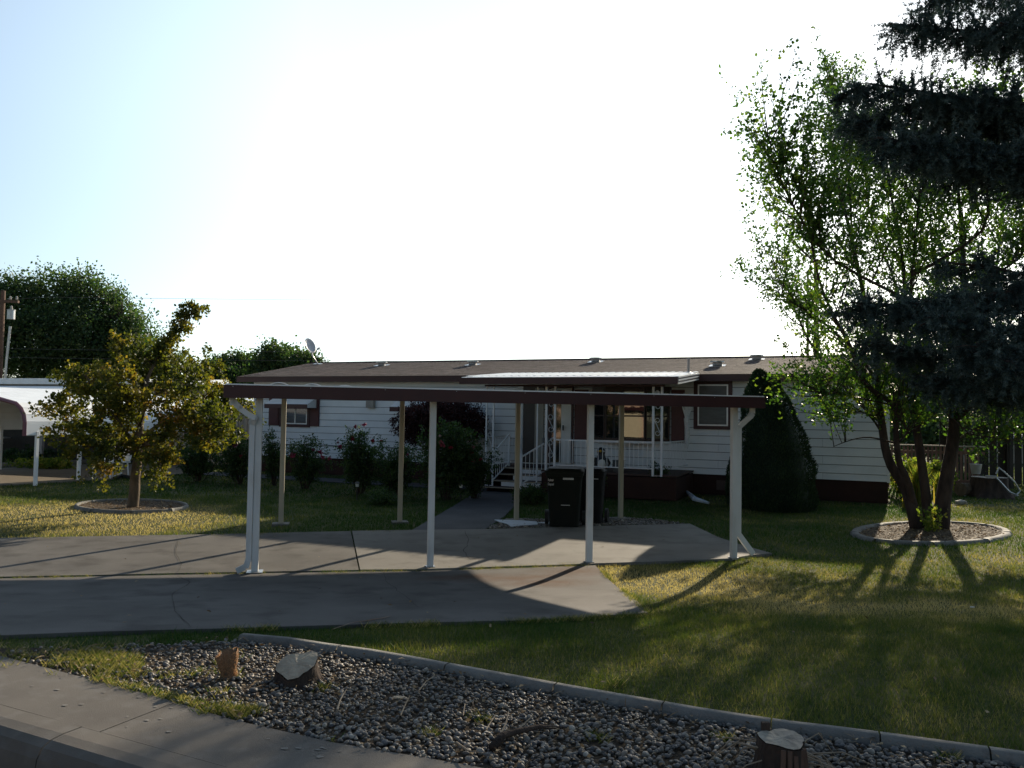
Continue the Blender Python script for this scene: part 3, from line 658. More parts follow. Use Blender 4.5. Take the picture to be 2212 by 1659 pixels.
# electric meter box / heater vent
hpart('meter_box','soffit',(4.30,4.57,-.14,-.022,2.06,2.28),bevel=.01); hpart('box_louvre','ventm',*[(4.32+i*.05,4.335+i*.05,-.147,-.141,2.08,2.26) for i in range(3)])
b=MB(); b.tube([HP(s,-.03,.885+.012*math.sin(s*3)) for s in np.linspace(.75,6.2,24)],.012,6); b.build('wall_cable',M['hose'],house)
# doors and recessed panels under the porch
hpart('door_surround','siding',(9.20,9.36,-.05,-.02,.62,2.72)); hpart('side_door','ddoor',(9.38,9.98,-.055,-.02,.62,2.72)); hpart('side_door_panel','soffit',(9.72,9.98,-.062,-.056,.62,2.66))
fd=hpart('front_door','door',(10.50,10.78,-.10,-.025,.64,2.62)); hpart('handle','ddoor',(10.555,10.58,-.16,-.101,1.52,1.66),parent=fd)
hpart('door_glass','glass2',(10.2,10.48,-.06,-.02,.66,2.6)); hpart('door_frame','trim',(10.79,10.83,-.08,-.02,.62,2.66),(10.10,10.18,-.08,-.02,.62,2.66),(10.10,10.83,-.08,-.02,2.66,2.72))
shut(10.86,11.24,1.28,2.62)
# bow window: five angled facets each with an upper and lower pane
bw=empty('bow_window',HP(12.4,-.2,1.3)); bw.parent=house; bw.matrix_parent_inverse=world_of(house).inverted()
S=[11.42,11.80,12.30,12.90,13.34,13.46]; Tt=[-.10,-.30,-.40,-.40,-.24,-.05]
S=[11.38,11.80,12.27,12.86,13.42]; Tt=[-.06,-.30,-.37,-.34,-.08]
for i in range(len(S)-1):
    a=V(S[i],Tt[i]); c=V(S[i+1],Tt[i+1]); u=unit(c-a); nv=V(u[1],-u[0])
    def bx(p,q,d0,d1,z0,z1,b):
        A=a+u*p; C=a+u*q; L=[A+nv*d0,C+nv*d0,C+nv*d1,A+nv*d1]; L=[(v[0],v[1]) for v in L]
        return b.hexa([HP(v[0],v[1],z0) for v in L]+[HP(v[0],v[1],z1) for v in L])
    W=np.linalg.norm(c-a); b=MB(); fw=.035
    for p,q,z0,z1 in((0,W,1.30,1.36),(0,W,2.56,2.62),(0,W,1.915,1.955),(0,fw,1.36,1.915),(W-fw,W,1.36,1.915),(0,fw,1.955,2.56),(W-fw,W,1.955,2.56)): bx(p+.001,q-.001,0,.05,z0,z1,b)
    b.build('window_frame',M['brownf'],bw)
    for z0,z1 in((1.36,1.915),(1.955,2.56)):
        b=MB(); bx(fw+.001,W-fw-.001,.015+random.uniform(0,.003),.022,z0,z1,b); o=b.build('pane',M['win'],bw)
b=MB(); b.prism([HP(s,t) for s,t in zip(S,Tt)]+[HP(13.46,-.005),HP(11.34,-.005)],1.23,1.298); b.build('window_sill',M['siding'],bw)
b=MB(); b.prism([HP(s,t-.03) for s,t in zip(S,Tt)]+[HP(13.46,-.005),HP(11.34,-.005)],2.622,2.70); b.build('window_head',M['brownf'],bw)
shut(13.47,13.80,1.28,2.62)
window(14.13,14.88,1.72,2.76,trim=True,glass='blind')
hpart('skirting_access','brownf',(14.6,15.1,-.0,.018,.12,.36))

# ================================================================ PORCH
porch=empty('porch',HP(11.3,-1.2,0),'front porch with white iron scroll posts and railings under a low ribbed metal awning','porch')
def pp(name,m,*boxes,parent=None,bevel=0.):
    b=MB()
    for q in boxes: hb(b,*q)
    return b.build(name,M[m],parent or porch,bevel=bevel)
pp('deck_skirt','skirt',(10.75,14.0,-2.2,-2.16,.02,.52),(10.73,10.76,-2.15,-.05,.02,.52),(14.0,14.03,-2.2,-.05,.02,.52),(8.9,8.93,-1.3,-.05,.02,.52))
for k in range(15): pp('deck_board','deck',(8.92 if k>=9 else 10.74,14.04,-2.22+k*.146,-2.22+k*.146+.138,.545,.585))
# steps
for k in range(4):
    t0=-2.45+k*.29; z=.10+k*.145
    pp('tread','deck',(9.15 if k==0 else 9.45,10.74,t0,t0+.31,z,z+.035)); pp('step_nosing','nosing',(9.15 if k==0 else 9.45,10.74,t0-.012,t0-.001,z+.008,z+.034))
    if k: 
        r_=pp('riser','white',(9.86-.1*(2-k)*-1*-1+ (0 if k>1 else -.1),10.70,t0+.002,t0+.018,z-.105,z-.003))
    pp('stringer','skirt',(9.40,9.448,t0,t0+.31,.02,z-.002)); pp('stringer','skirt',(10.745,10.76,t0,t0+.31,.02,z-.002))
o=textobj('house_number','15',.12,M['ddoor'],porch)
P=HP(10.22,-2.45+3*.29-.001,.10+3*.145-.092); o.matrix_parent_inverse=world_of(porch).inverted(); o.location=tuple(P); o.rotation_euler=(math.pi/2,0,math.atan2(e[1],e[0]))
def scroll(cx,cz,r,turns,a0,sg,u,t,base=0):
    pts=[]
    for k in range(26):
        f=k/25; a=a0+sg*turns*2*math.pi*f; rr=r*(1-.75*f); pts.append(HP(cx+math.cos(a)*rr,t,cz+math.sin(a)*rr))
    return pts
def ironpost(s0,s1,t,z0,z1,name='iron_post',wd=.035,base=True):
    po=empty(name,HP((s0+s1)/2,t,z0)); po.parent=porch; po.matrix_parent_inverse=world_of(porch).inverted()
    for s in(s0,s1): pp('upright','iron',(s-wd/2,s+wd/2,t-wd/2,t+wd/2,z0,z1),parent=po)
    if base: pp('base_plate','iron',(s0+wd/2+.001,s1-wd/2-.001,t-.02,t+.02,z0,z0+.03),(s0+wd/2+.001,s1-wd/2-.001,t-.02,t+.02,z1-.03,z1),parent=po)
    m_=(s0+s1)/2; W=(s1-s0)/2-.03; z=z0+.30
    while z<z1-.3:
        # S-scroll: two spirals joined
        A=[HP(m_+W*.9*math.cos(a)*(1-.6*f)*1,t,z+.36+W*math.sin(a)*(1-.6*f)) for f,a in zip(np.linspace(0,1,18),np.linspace(math.pi,-math.pi*.9,18))]
        B=[HP(m_-W*.9*math.cos(a)*(1-.6*f),t,z+.08-W*math.sin(a)*(1-.6*f)) for f,a in zip(np.linspace(0,1,18),np.linspace(math.pi,-math.pi*.9,18))]
        b=MB(); b.tube(A,.006,5); b.tube(B,.006,5); b.tube([A[0],HP(m_,t,z+.22),B[0]],.007,5); z+=.62; b.build('scroll',M['iron'],po)
    return po
ironpost(9.25,9.44,-2.2,.12,2.66); ironpost(10.86,11.08,-2.2,.585,2.66,wd=.05); ironpost(13.49,13.69,-2.2,.55,2.66,wd=.05)
pp('slim_post','iron',(10.60,10.63,-2.2,-2.17,.10,2.66))
def rail(p0,p1,zt0,zt1,zb0,zb1,n,name='railing',wd=.03,bw_=.014):
    """balustrade between two house points (s,t)"""
    r_=empty(name,HP(*p0,zb0)); r_.parent=porch; r_.matrix_parent_inverse=world_of(porch).inverted()
    b=MB(); b.bar(HP(*p0,zt0),HP(*p1,zt1),wd,wd); b.build('top_rail',M['iron'],r_)
    b=MB(); b.bar(HP(*p0,zb0),HP(*p1,zb1),wd*.8,wd*.8); b.build('bottom_rail',M['iron'],r_)
    for k in range(1,n):
        f=k/n; s=p0[0]+(p1[0]-p0[0])*f; t=p0[1]+(p1[1]-p0[1])*f
        b=MB(); b.bar(HP(s,t,zb0+(zb1-zb0)*f),HP(s,t,zt0+(zt1-zt0)*f),bw_,bw_); b.build('baluster',M['iron'],r_)
    return r_
rail((11.1,-2.2),(13.47,-2.2),1.33,1.33,.72,.72,22)
rail((13.69,-2.15),(13.9,-.1),1.33,1.33,.72,.72,15)
rail((8.95,-1.2),(8.95,-.15),1.33,1.33,.72,.72,9); rail((9.0,-.35),(9.36,-.35),1.33,1.33,.72,.72,4)
rail((9.47,-2.2),(9.47,-1.25),.98,1.40,.30,.66,8); rail((10.36,-2.55),(10.84,-1.62),.90,1.36,.26,.62,8)
pp('newel','iron',(10.33,10.38,-2.58,-2.53,.06,.98)); pp('newel','iron',(9.44,9.485,-1.24,-1.2,.58,1.42))
pp('rail_post','iron',(12.02,12.06,-2.245,-2.205,.42,1.36))
pp('beam','trim',(9.2,13.75,-2.24,-2.16,2.62,2.665))
# awning: ribbed panels sloping to the front
a0,a1=8.92,14.2; zf,zk,AF=2.815,3.04,-3.0
aw=empty('porch_awning',HP(11.3,-1.4,2.85)); aw.parent=porch; aw.matrix_parent_inverse=world_of(porch).inverted()
N=27; w_=(a1-a0)/N
for k in range(N):
    s0=a0+k*w_; b=MB()
    zr=lambda t:zf+(zk-zf)*(t-AF)/(-.35-AF)
    for (p,q,h) in((0.001,w_-.001,0.),(w_*.64,w_*.98,.035)):
        b.hexa([HP(s0+p,AF,zr(AF)+h-.012),HP(s0+q,AF,zr(AF)+h-.012),HP(s0+q,-.31,zr(-.35)+h-.012),HP(s0+p,-.31,zr(-.35)+h-.012),HP(s0+p,AF,zr(AF)+h),HP(s0+q,AF,zr(AF)+h),HP(s0+q,-.31,zr(-.35)+h),HP(s0+p,-.31,zr(-.35)+h)])
    b.build('awning_panel',M['roofw'],aw)
pp('gutter','trim',(a0-.02,a1+.02,AF-.08,AF-.005,2.645,2.80),parent=aw)
for k,h in enumerate((0,-.07,-.14)):
    b=MB(); b.hexa([HP(a1+.001,AF,zf-.035+h),HP(a1+.035-.008*k,AF,zf-.035+h),HP(a1+.035-.008*k,-.40,zk-.04+h),HP(a1+.001,-.40,zk-.04+h),HP(a1+.001,AF,zf+.0+h),HP(a1+.035-.008*k,AF,zf+.0+h),HP(a1+.035-.008*k,-.40,zk-.01+h),HP(a1+.001,-.40,zk-.01+h)]); b.build('awning_edge_strip',M['roofw'],aw)
b=MB(); b.hexa([HP(a1-.02,AF,zf-.17),HP(a1,AF,zf-.17),HP(a1,-.4,zk-.17),HP(a1-.02,-.4,zk-.17),HP(a1-.02,AF,zf-.02),HP(a1,AF,zf-.02),HP(a1,-.4,zk-.02),HP(a1-.02,-.4,zk-.02)]); b.build('awning_side',M['trim'],aw)

# ================================================================ CARPORT
c_=V(.972,.235); d_=V(-.235,.972); C0=V(-2.975,9.40)
def CP(a,b,z=None):
    q=C0+c_*a+d_*b; return (q[0],q[1]) if z is None else np.array((q[0],q[1],z))
carp=empty('carport',CP(3.1,2.1,0),'open white-post carport with maroon fascia in front of the house','carport')
def cb(b,a0,a1,b0,b1,z0,z1): return b.hexa([CP(a0,b0,z0),CP(a1,b0,z0),CP(a1,b1,z0),CP(a0,b1,z0),CP(a0,b0,z1),CP(a1,b0,z1),CP(a1,b1,z1),CP(a0,b1,z1)])
def cpart(name,m,*bx,parent=None,bevel=0.):
    b=MB()
    for q in bx: cb(b,*q)
    return b.build(name,M[m],parent or carp,bevel=bevel)
A0_,A1_=-.38,6.49; ZF0,ZF1=2.05,2.198
hw=.0385
for k in range(4):
    a=6.18*k/3; wd=hw
    cpart('post','whitep',(a-wd,a+wd,-wd,wd,.0,2.062),bevel=.006)
    if k in(0,): cpart('base_shoe','galv',(a-.09,a+.09,-.09,.09,.024,.032))
for px in(607,862,1117,1342):
    q=V(*G(px,{607:1132,862:1127,1117:1126,1342:1122}[px]))-C0; a,bb=float(q@c_),float(q@d_)
    cpart('post','cream',(a-.04,a+.04,4.2-.04,4.2+.04,.0,2.155),bevel=.006); cpart('footing','conc',(a-.14,a+.14,4.06,4.34,-.02,.025))
cpart('fascia','trim',(A0_,A1_,-.27,-.235,ZF0,ZF1)); cpart('fascia','trim',(A0_,A1_,4.30,4.335,2.14,2.26))
for a in(A0_,A1_-.03):
    b=MB(); b.hexa([CP(a,-.234,ZF0),CP(a+.03,-.234,ZF0),CP(a+.03,4.299,2.14),CP(a,4.299,2.14),CP(a,-.234,ZF1),CP(a+.03,-.234,ZF1),CP(a+.03,4.299,2.26),CP(a,4.299,2.26)]); b.build('fascia',M['trim'],carp)
cpart('gutter_lip','roofw',(A0_+.02,A1_-.02,-.276,-.225,ZF1+.001,ZF1+.015)); cpart('beam','whitep',(A0_+.04,A1_-.04,-.05,.05,2.063,2.13)); cpart('beam','whitep',(A0_+.04,A1_-.04,4.15,4.25,2.16,2.205))
# roof pans: long interlocking sheets running front to back
N=18; w_=(A1_-A0_-.08)/N
for k in range(N):
    a=A0_+.04+k*w_; b=MB(); J=8; m_=J+1
    crown=[.028,.075,.07,.06,.05,.045,.02,.045,.045,.03][k] if k<10 else .03
    for (bb,z) in((-.225,ZF1-.03),(4.29,2.225)):
        for j in range(m_): f=j/J; b.v.append(tuple(CP(a+.002+(w_-.004)*f,bb,z+crown*math.sin(math.pi*f))))
    for (bb,z) in((-.225,ZF1-.035),(4.29,2.22)):
        for j in range(m_): f=j/J; b.v.append(tuple(CP(a+.002+(w_-.004)*f,bb,z+crown*math.sin(math.pi*f)-.004)))
    for j in range(J): b.f+=[(j,j+1,m_+j+1,m_+j),(2*m_+j,3*m_+j,3*m_+j+1,2*m_+j+1),(j,2*m_+j,2*m_+j+1,j+1),(m_+j,m_+j+1,3*m_+j+1,3*m_+j)]
    b.f+=[(0,m_,3*m_,2*m_),(J,2*m_+J,3*m_+J,m_+J)]
    b.build('roof_pan',M['roofw'],carp,smooth=False)
# downspouts with ribbed elbows
def spout(path,name='downspout',w0=.062,ribs=()):
    b=MB()
    for i in range(len(path)-1): b.bar(path[i],path[i+1],w0,w0*.75,up=(d_[0],d_[1],0))
    o=b.build(name,M['whitep'],carp)
    for i in ribs:
        b=MB(); A,B=np.array(path[i]),np.array(path[i+1])
        for k in range(7):
            p=A+(B-A)*(k+.5)/7; q=p+unit(B-A)*.004; b.bar(p,q,w0*1.14,w0*.9,up=(d_[0],d_[1],0))
        b.build('elbow_rib',M['whitep'],o)
    return o
T_=-.10
spout([CP(-.30,T_,2.07),CP(-.29,T_,1.97)]); spout([CP(-.29,T_,2.02),CP(-.20,T_,1.93)],'elbow',ribs=(0,)); spout([CP(-.22,T_,1.94),CP(.02-.13,T_,1.86),CP(-.03,T_,1.82)],'downspout'); 
spout([CP(-.045,T_,1.84),CP(-.072,-.03,1.76)],'elbow',w0=.07,ribs=(0,)); spout([CP(-.072,-.03,1.78),CP(-.072,-.03,.16)]); spout([CP(-.072,-.03,.18),CP(-.10,-.04,.08)],'elbow',ribs=(0,)); spout([CP(-.11,-.04,.09),CP(-.20,-.06,.05)],'elbow',ribs=(0,))
spout([CP(6.40,T_,2.07),CP(6.395,T_,1.98),CP(6.36,T_,1.93)],'elbow',ribs=(1,)); spout([CP(6.37,T_,1.94),CP(6.28,-.03,1.83),CP(6.252,-.02,1.80)]); spout([CP(6.252,-.0,1.83),CP(6.252,0,.32)]); spout([CP(6.252,0,.34),CP(6.47,.0,.07)],w0=.07)
for a in(1.9,4.35): cpart('fascia_seam','trim',(a,a+.022,-.2735,-.2705,ZF0-.002,ZF1+.001))
for k in range(9): cpart('screw','galv',(A0_+.1+k*.86,A0_+.108+k*.86,-.274,-.2705,ZF1-.02,ZF1-.012))
for k in range(4): cpart('post_base','galv',(6.18*k/3-.055,6.18*k/3+.055,-.055,.055,.024,.034))

# leaf litter and chips
def litter(name,poly,n,size,m,z=.02,flat=3.,asp=.6,yr=None):
    P=np.array(poly); x0,y0=P.min(0); x1,y1=P.max(0); 
    if yr: y0,y1=max(y0,yr[0]),min(y1,yr[1])
    x=rng.uniform(x0,x1,n*4); y=rng.uniform(y0,y1,n*4); k=inside(x,y,poly)&(np.abs(x)<y*.7); x,y=x[k][:n],y[k][:n]; n=len(x); a=rng.uniform(0,6.28,n)
    v,f=leafgeo(np.stack([x,y,gz(y)+z+rng.uniform(0,.012,n)],1),np.stack([np.cos(a),np.sin(a),rng.normal(0,.25,n)],1),size*rng.uniform(.5,1.4,n),asp,flat); return T(npmesh(name,v,f,m,tint=np.repeat(rng.random(n),4)),kind='stuff')
LM['litter']=leafmat('dry_litter',[(.07,.045,.025),(.15,.10,.055),(.24,.17,.09),(.34,.27,.17)],.15,.8,tcol=(1.2,1,.7))
litter('leaf_litter',bed,1500,.024,LM['litter'],.028); litter('leaf_litter',ringR,2200,.045,LM['litter'],.016); litter('leaf_litter',ringL,1100,.04,LM['litter'],.016)
litter('fallen_leaves',lawn_poly,420,.035,LM['litter'],.03,yr=(4.2,14)); litter('straw_litter',bed,420,.07,LM['litter'],.035,asp=.06)
# ================================================================ TREES AND SHRUBS
def stemtube(b,pts,r0,r1,n=8,wob=.02):
    pts=[np.array(p,float) for p in pts]; Q=[]
    for i in range(len(pts)-1):
        p0=pts[max(i-1,0)]; p1=pts[i]; p2=pts[i+1]; p3=pts[min(i+2,len(pts)-1)]
        for k in range(3):
            t=k/3; Q.append(.5*((2*p1)+(-p0+p2)*t+(2*p0-5*p1+4*p2-p3)*t*t+(-p0+3*p1-3*p2+p3)*t**3))
    Q.append(pts[-1]); m_=len(Q); Q=[q+rng.normal(0,wob*(r0+(r1-r0)*i/m_)*3,3)*(0 if i==0 else 1) for i,q in enumerate(Q)]
    b.tube(Q,[r0+(r1-r0)*(i/(m_-1))**.8 for i in range(m_)],n); return np.array(Q)
def along(Q,t):
    """points and directions at parameters t (0..1) on polyline Q"""
    t=np.clip(np.asarray(t),0,.9999)*(len(Q)-1); i=t.astype(int); f=(t-i)[:,None]; return Q[i]*(1-f)+Q[i+1]*f, unit(Q[i+1]-Q[i])
def twigs_leaves(P,Dv,L,per,size,sag=0.,spread=.9,asp=.6,rad=.0,tintfn=None,flat=0.,gap=0.05):
    K=len(P); t=rng.uniform(gap,1,(K,per)); LL=L[:,None]
    pos=P[:,None]+Dv[:,None]*(LL*t)[...,None]; pos[...,2]+=sag*LL*t*t; pos+=rng.normal(0,1,pos.shape)*rad
    d=unit(Dv[:,None]+rng.normal(0,spread,(K,per,3))); s=size*rng.uniform(.65,1.25,(K,per))
    v,f=leafgeo(pos.reshape(-1,3),d.reshape(-1,3),s.ravel(),asp,flat)
    tn=np.clip(rng.normal(.45,.2,(K,1))+rng.normal(0,.16,(K,per)),0,1).ravel()
    if tintfn is not None: tn=tintfn(pos.reshape(-1,3),tn)
    return v,f,np.repeat(tn,4)
def merge(parts):
    vs=[];fs=[];ts=[];n=0
    for v,f,t in parts: vs.append(v);fs.append(f+n);ts.append(t);n+=len(v)
    return np.vstack(vs),np.vstack(fs),np.concatenate(ts)

# ---- many-stemmed tree on the right
bx,by=G(2010,1142); d0=by
tree=empty('broadleaf_tree',(bx,by,0),'tall airy green tree with several leaning dark stems in the oval ring','tree')
def S3(pts,dofs=0.,jit=.0): return [AT(x,y,d0+dofs*(1142-y)/700+ (0 if y>1100 else rng.normal(0,jit))) if y<1138 else np.array((*G(x,y),-.05)) for x,y in pts]
stems=[([(1980,1143),(1958,1060),(1925,1005),(1907,940),(1898,850),(1890,760),(1868,650),(1840,520),(1812,400),(1792,290)],.108,.015,.3),
([(1990,1140),(1962,1045),(1940,985),(1936,900),(1945,830),(1960,700),(1975,540),(1990,380)],.075,.012,-1.0),
([(2008,1143),(2002,1080),(1988,980),(1972,880),(1965,800),(1958,700),(1950,560),(1925,420),(1905,270)],.105,.015,1.0),
([(2030,1143),(2040,1060),(2058,960),(2062,880),(2075,760),(2082,620),(2075,470),(2062,330)],.155,.02,.2)]
subs=[([(1900,905),(1855,868),(1800,808),(1750,740),(1710,650),(1680,560)],.05,.01,1.2),([(1897,870),(1865,825),(1838,750),(1800,680),(1768,600),(1745,480),(1722,380)],.05,.01,-.8),
([(1897,820),(1850,765),(1790,705),(1730,665),(1670,625)],.035,.008,.4),([(2062,850),(2100,760),(2140,640),(2160,520),(2170,400)],.06,.012,1.5),
([(1870,655),(1805,565),(1735,480),(1692,400),(1660,300)],.03,.006,-1.2),([(1842,525),(1835,400),(1818,280),(1806,200)],.025,.006,.9),
([(2062,900),(2110,868),(2150,835),(2215,782),(2280,700)],.06,.012,-.5),([(1958,700),(1930,600),(1890,500),(1870,400),(1862,280)],.035,.008,2.0),
([(2082,620),(2120,500),(2130,380),(2140,260)],.035,.008,-1.4),([(2075,760),(2040,640),(2010,500),(2020,360)],.035,.008,1.2),([(2140,640),(2200,560),(2240,450),(2250,330)],.03,.008,.5),
([(1905,930),(1880,900),(1850,890),(1800,905)],.025,.006,.6),([(1890,880),(1830,855),(1770,850)],.02,.006,-.7),([(2055,960),(2100,930),(2160,915)],.02,.006,.3),([(1912,960),(1880,945),(1840,950),(1800,965)],.02,.005,-.5),([(1990,960),(1960,930),(1925,880)],.02,.006,-.9),([(2050,900),(2020,860),(2000,800)],.03,.008,-1.0),([(2060,930),(2110,950),(2150,975)],.02,.005,-.8),([(2062,880),(2110,900),(2180,890),(2230,900)],.025,.006,.9),([(1975,890),(2010,850),(2040,800),(2045,700)],.03,.008,1.2)]
SQ=[]
for (pts,r0,r1,do) in stems:
    b=MB(); Q=stemtube(b,S3(pts,do),r0,r1,10); SQ.append((Q,1.)); b.build('stem',M['bark'],tree,smooth=True)
for (pts,r0,r1,do) in subs:
    b=MB(); P=[AT(x,y,d0+do*(1142-y)/700+do*.2*i) for i,(x,y) in enumerate(pts)]
    # start on the nearest main stem
    near_=min((Q[np.argmin(np.linalg.norm(Q-P[0],axis=1))] for Q,_ in SQ[:4]+([SQ[-1]] if len(SQ)>4 else [])),key=lambda q:np.linalg.norm(q-P[0])); P[0]=near_
    Q=stemtube(b,P,r0,r1,7); SQ.append((Q,1.2)); b.build('limb',M['bark'],tree,smooth=True)
bt=MB(); TP=[];TD=[];TL=[]
for Q,wt in SQ:
    L=np.linalg.norm(np.diff(Q,axis=0),axis=1).sum(); K=int(L*10*wt); t=rng.uniform(.30 if wt==1. else .12,1,K); P,Dr=along(Q,t)
    for p,dd in zip(P,Dr):
        if p[2]<1.7 and rng.random()<.7: continue
        o=rng.normal(0,1,3); o[2]*=.4; d=unit(dd*.55+unit(o)*.62+np.array((0,0,.35))); l=rng.uniform(.5,1.35)*(1 if p[2]<7 else .8)
        mid=p+d*l*.5; end=mid+unit(d+np.array((0,0,.35)))*l*.5; bt.tube([p,mid,end],[.012,.008,.003],4,cap=False)
        q=np.array([p,mid,end])
        for tt in rng.uniform(.1,1,6):
            pp_,d2=along(q,[tt]); o=rng.normal(0,1,3); TP.append(pp_[0]); TD.append(unit(d2[0]*.7+unit(o)*.8+np.array((0,0,.15)))); TL.append(rng.uniform(.25,.7))
        TP.append(p); TD.append(d); TL.append(l)
# long upright whips at the top and outer edge
for Q,wt in SQ:
    for k in range(5):
        p,dd=along(Q,[rng.uniform(.75,1)]); p=p[0]; o=rng.normal(0,1,3)*.35; d=unit(dd[0]*.5+o+np.array((0,0,1.0))); l=rng.uniform(.8,1.7); q=[p,p+d*l*.5,p+d*l]
        bt.tube(q,[.009,.006,.002],4,cap=False)
        TP.append(p);TD.append(d);TL.append(l)
        for tt in (.3,.45,.6,.75,.9): TP.append(p+d*l*tt); TD.append(unit(d+rng.normal(0,.6,3))); TL.append(.14)
o=bt.build('twigs',M['bark'],tree); o['kind']='stuff'
TP,TD,TL=np.array(TP),np.array(TD),np.array(TL); k_=~((TP[:,2]>2.0)&(TP[:,2]<4.6)&(rng.random(len(TP))<.30)); TP,TD,TL=TP[k_],TD[k_],TL[k_]
v,f,t=twigs_leaves(TP,TD,TL,13,.068,sag=-.08,asp=.66,rad=.035)
T(npmesh('crown',v,f,LM['birch'],tree,tint=t))
print('leaves',len(f))
# suckers at the foot
v,f,t=twigs_leaves(np.array([(*(V(*G(2010+rng.uniform(-15,15),1150))),.0) for _ in range(30)]),unit(rng.normal(0,.25,(30,3))+np.array((0,0,1))),rng.uniform(.2,.5,30),14,.06); npmesh('suckers',v,f,LM['lime'],tree,tint=t)['kind']='stuff'

# ---- small turning tree on the left
mx_,my_=G(287,1096); d0=my_
mt=empty('small_tree',(mx_,my_,0),'small round-crowned tree turning yellow and orange in the front left lawn','tree')
b=MB(); Qm=[]
tr=stemtube(b,[V(mx_,my_,-.05),AT(290,1050,d0),AT(296,1000,d0),AT(300,950,d0),AT(306,880,d0+.1)],.115,.06,10); b.build('trunk',M['bark2'],mt,smooth=True); Qm.append(tr[6:])
for pts,r0,do in [([(299,985),(245,945),(180,915),(120,880)],.04,.9),([(300,960),(250,900),(205,850),(185,805)],.04,-.7),([(306,890),(318,820),(345,770),(380,720),(405,690),(426,655)],.045,.2),([(302,950),(360,905),(420,875),(475,865),(520,880)],.045,.8),
 ([(300,965),(350,935),(405,935),(450,955)],.03,-1.0),([(297,990),(235,965),(175,965),(130,950)],.03,-.8),([(306,880),(290,820),(285,775),(262,750)],.035,.6),([(304,920),(300,850),(340,800),(400,790),(450,800)],.03,1.3),([(300,950),(270,900),(230,830),(150,830)],.03,1.4),([(300,960),(330,960),(350,990),(340,1010)],.02,-1.2),([(300,970),(260,985),(225,1000)],.02,-1.1),([(302,940),(380,900),(440,910),(500,920)],.03,-1.1),([(302,930),(320,870),(360,840),(420,830)],.03,-1.3),([(302,930),(270,860),(240,800)],.03,-1.3)]:
    b=MB(); P=[AT(x,y,d0+do*i/len(pts)*1.3) for i,(x,y) in enumerate(pts)]; P[0]=tr[np.argmin(np.linalg.norm(tr-P[0],axis=1))]; Q=stemtube(b,P,r0,.008,6); b.build('branch',M['bark2'],mt,smooth=True); Qm.append(Q)
bt=MB(); CP_=[];CDv=[]
for i,Q in enumerate(Qm):
    L=np.linalg.norm(np.diff(Q,axis=0),axis=1).sum(); K=int(L*20); P,Dr=along(Q,rng.uniform(.25,1,K))
    for p,dd in zip(P,Dr):
        o=rng.normal(0,1,3); d=unit(dd*.5+unit(o)*.8+np.array((0,0,.2))); l=rng.uniform(.10,.48)*(.35 if (i==3 and p[2]>3.0) else 1); bt.tube([p,p+d*l],[.007,.003],4,cap=False); CP_.append(p+d*l); CDv.append(d); CP_.append(p+d*l*.55+rng.normal(0,.05,3)); CDv.append(d)
o=bt.build('twigs',M['bark2'],mt); o['kind']='stuff'
CP_,CDv=np.array(CP_),np.array(CDv)
def mt_t(p,t): 
    w_=vnoise(p[:,0]+p[:,2]*.7,p[:,1]+p[:,2],1.8); return np.clip(t*.7+w_*.6-.33,0,1)
v,f,t=twigs_leaves(CP_,CDv,np.full(len(CP_),.10),27,.066,sag=-.3,spread=1.2,asp=.85,rad=.045,tintfn=mt_t); print('maple',len(f)); T(npmesh('crown',v,f,LM['maple'],mt,tint=t))

# ---- background trees built from clumps of leaf sprays on limbs
def clumptree(name,lumps,dep,label,lm,cnt,ls,trunkpx=None,cat='tree',group=None,gcl=.5,bark='bark',zbase=0.):
    P=[];c0=AT(lumps[0][0],lumps[0][1],dep); sc=dep/F
    for (x,y,rx,ry) in lumps:
        c=AT(x,y,dep+rng.uniform(-1.5,1.5)*dep/45); k=max(3,int(cnt*rx*ry/sum(l[2]*l[3] for l in lumps)/26)); u=unit(rng.normal(size=(k,3)))*(rng.uniform(.25,1,(k,1))**.45); P.append(c+u*np.array((rx*sc,rx*sc*.8,ry*sc)))
    P=np.vstack(P); tx=trunkpx or (lumps[0][0]); tb=AT(tx,900,dep); tree_=empty(name,(tb[0],tb[1],zbase),label,cat,group)
    b=MB(); cz=P[:,2].mean(); h=P[:,2].max(); tr=stemtube(b,[V(tb[0],tb[1],zbase-.1),V(tb[0]+.1,tb[1],cz*.4),V(tb[0]-.1,tb[1],cz*.8),V(tb[0],tb[1],h*.8)],.028*h+.04,.03,8); b.build('trunk',M[bark],tree_,smooth=True)
    b=MB()
    for i in rng.choice(len(P),min(30,len(P)),replace=False):
        s=tr[int(len(tr)*rng.uniform(.3,.9))]; b.tube([s,(s+P[i])/2+V(0,0,.2),P[i]],[.012*h,.007*h,.01],5,cap=False)
    o=b.build('limbs',M[bark],tree_); o['kind']='stuff'
    d=unit(rng.normal(size=P.shape)+V(0,0,.3)); tn=np.clip(.2+.6*(P[:,2]-P[:,2].min())/(np.ptp(P[:,2])+.01)*.6,0,1)
    v,f,t=twigs_leaves(P,d,np.full(len(P),gcl),26,ls,sag=-.1,spread=1.3,rad=gcl*.30,asp=.7); T(npmesh('crown',v,f,LM[lm],tree_,tint=t)); return tree_
clumptree('shade_tree',[(40,665,70,65),(115,640,55,50),(185,650,60,58),(240,690,55,60),(290,735,48,50),(60,740,90,70),(160,735,90,80),(245,765,70,60),(325,775,40,45),(-20,700,70,90),(-90,680,80,110),(120,790,110,50),(370,805,35,30)],46,'big dark spreading tree behind the roofs at the left, next to the utility pole','far',85000,.17,trunkpx=255,gcl=.85)
clumptree('shrubby_tree',[(480,800,26,26),(512,790,26,24),(545,805,30,26),(500,822,45,20),(455,812,20,20)],52,'low bluish-green tree behind the roof end, left of the lighter taller one','far',13000,.2,gcl=.6)
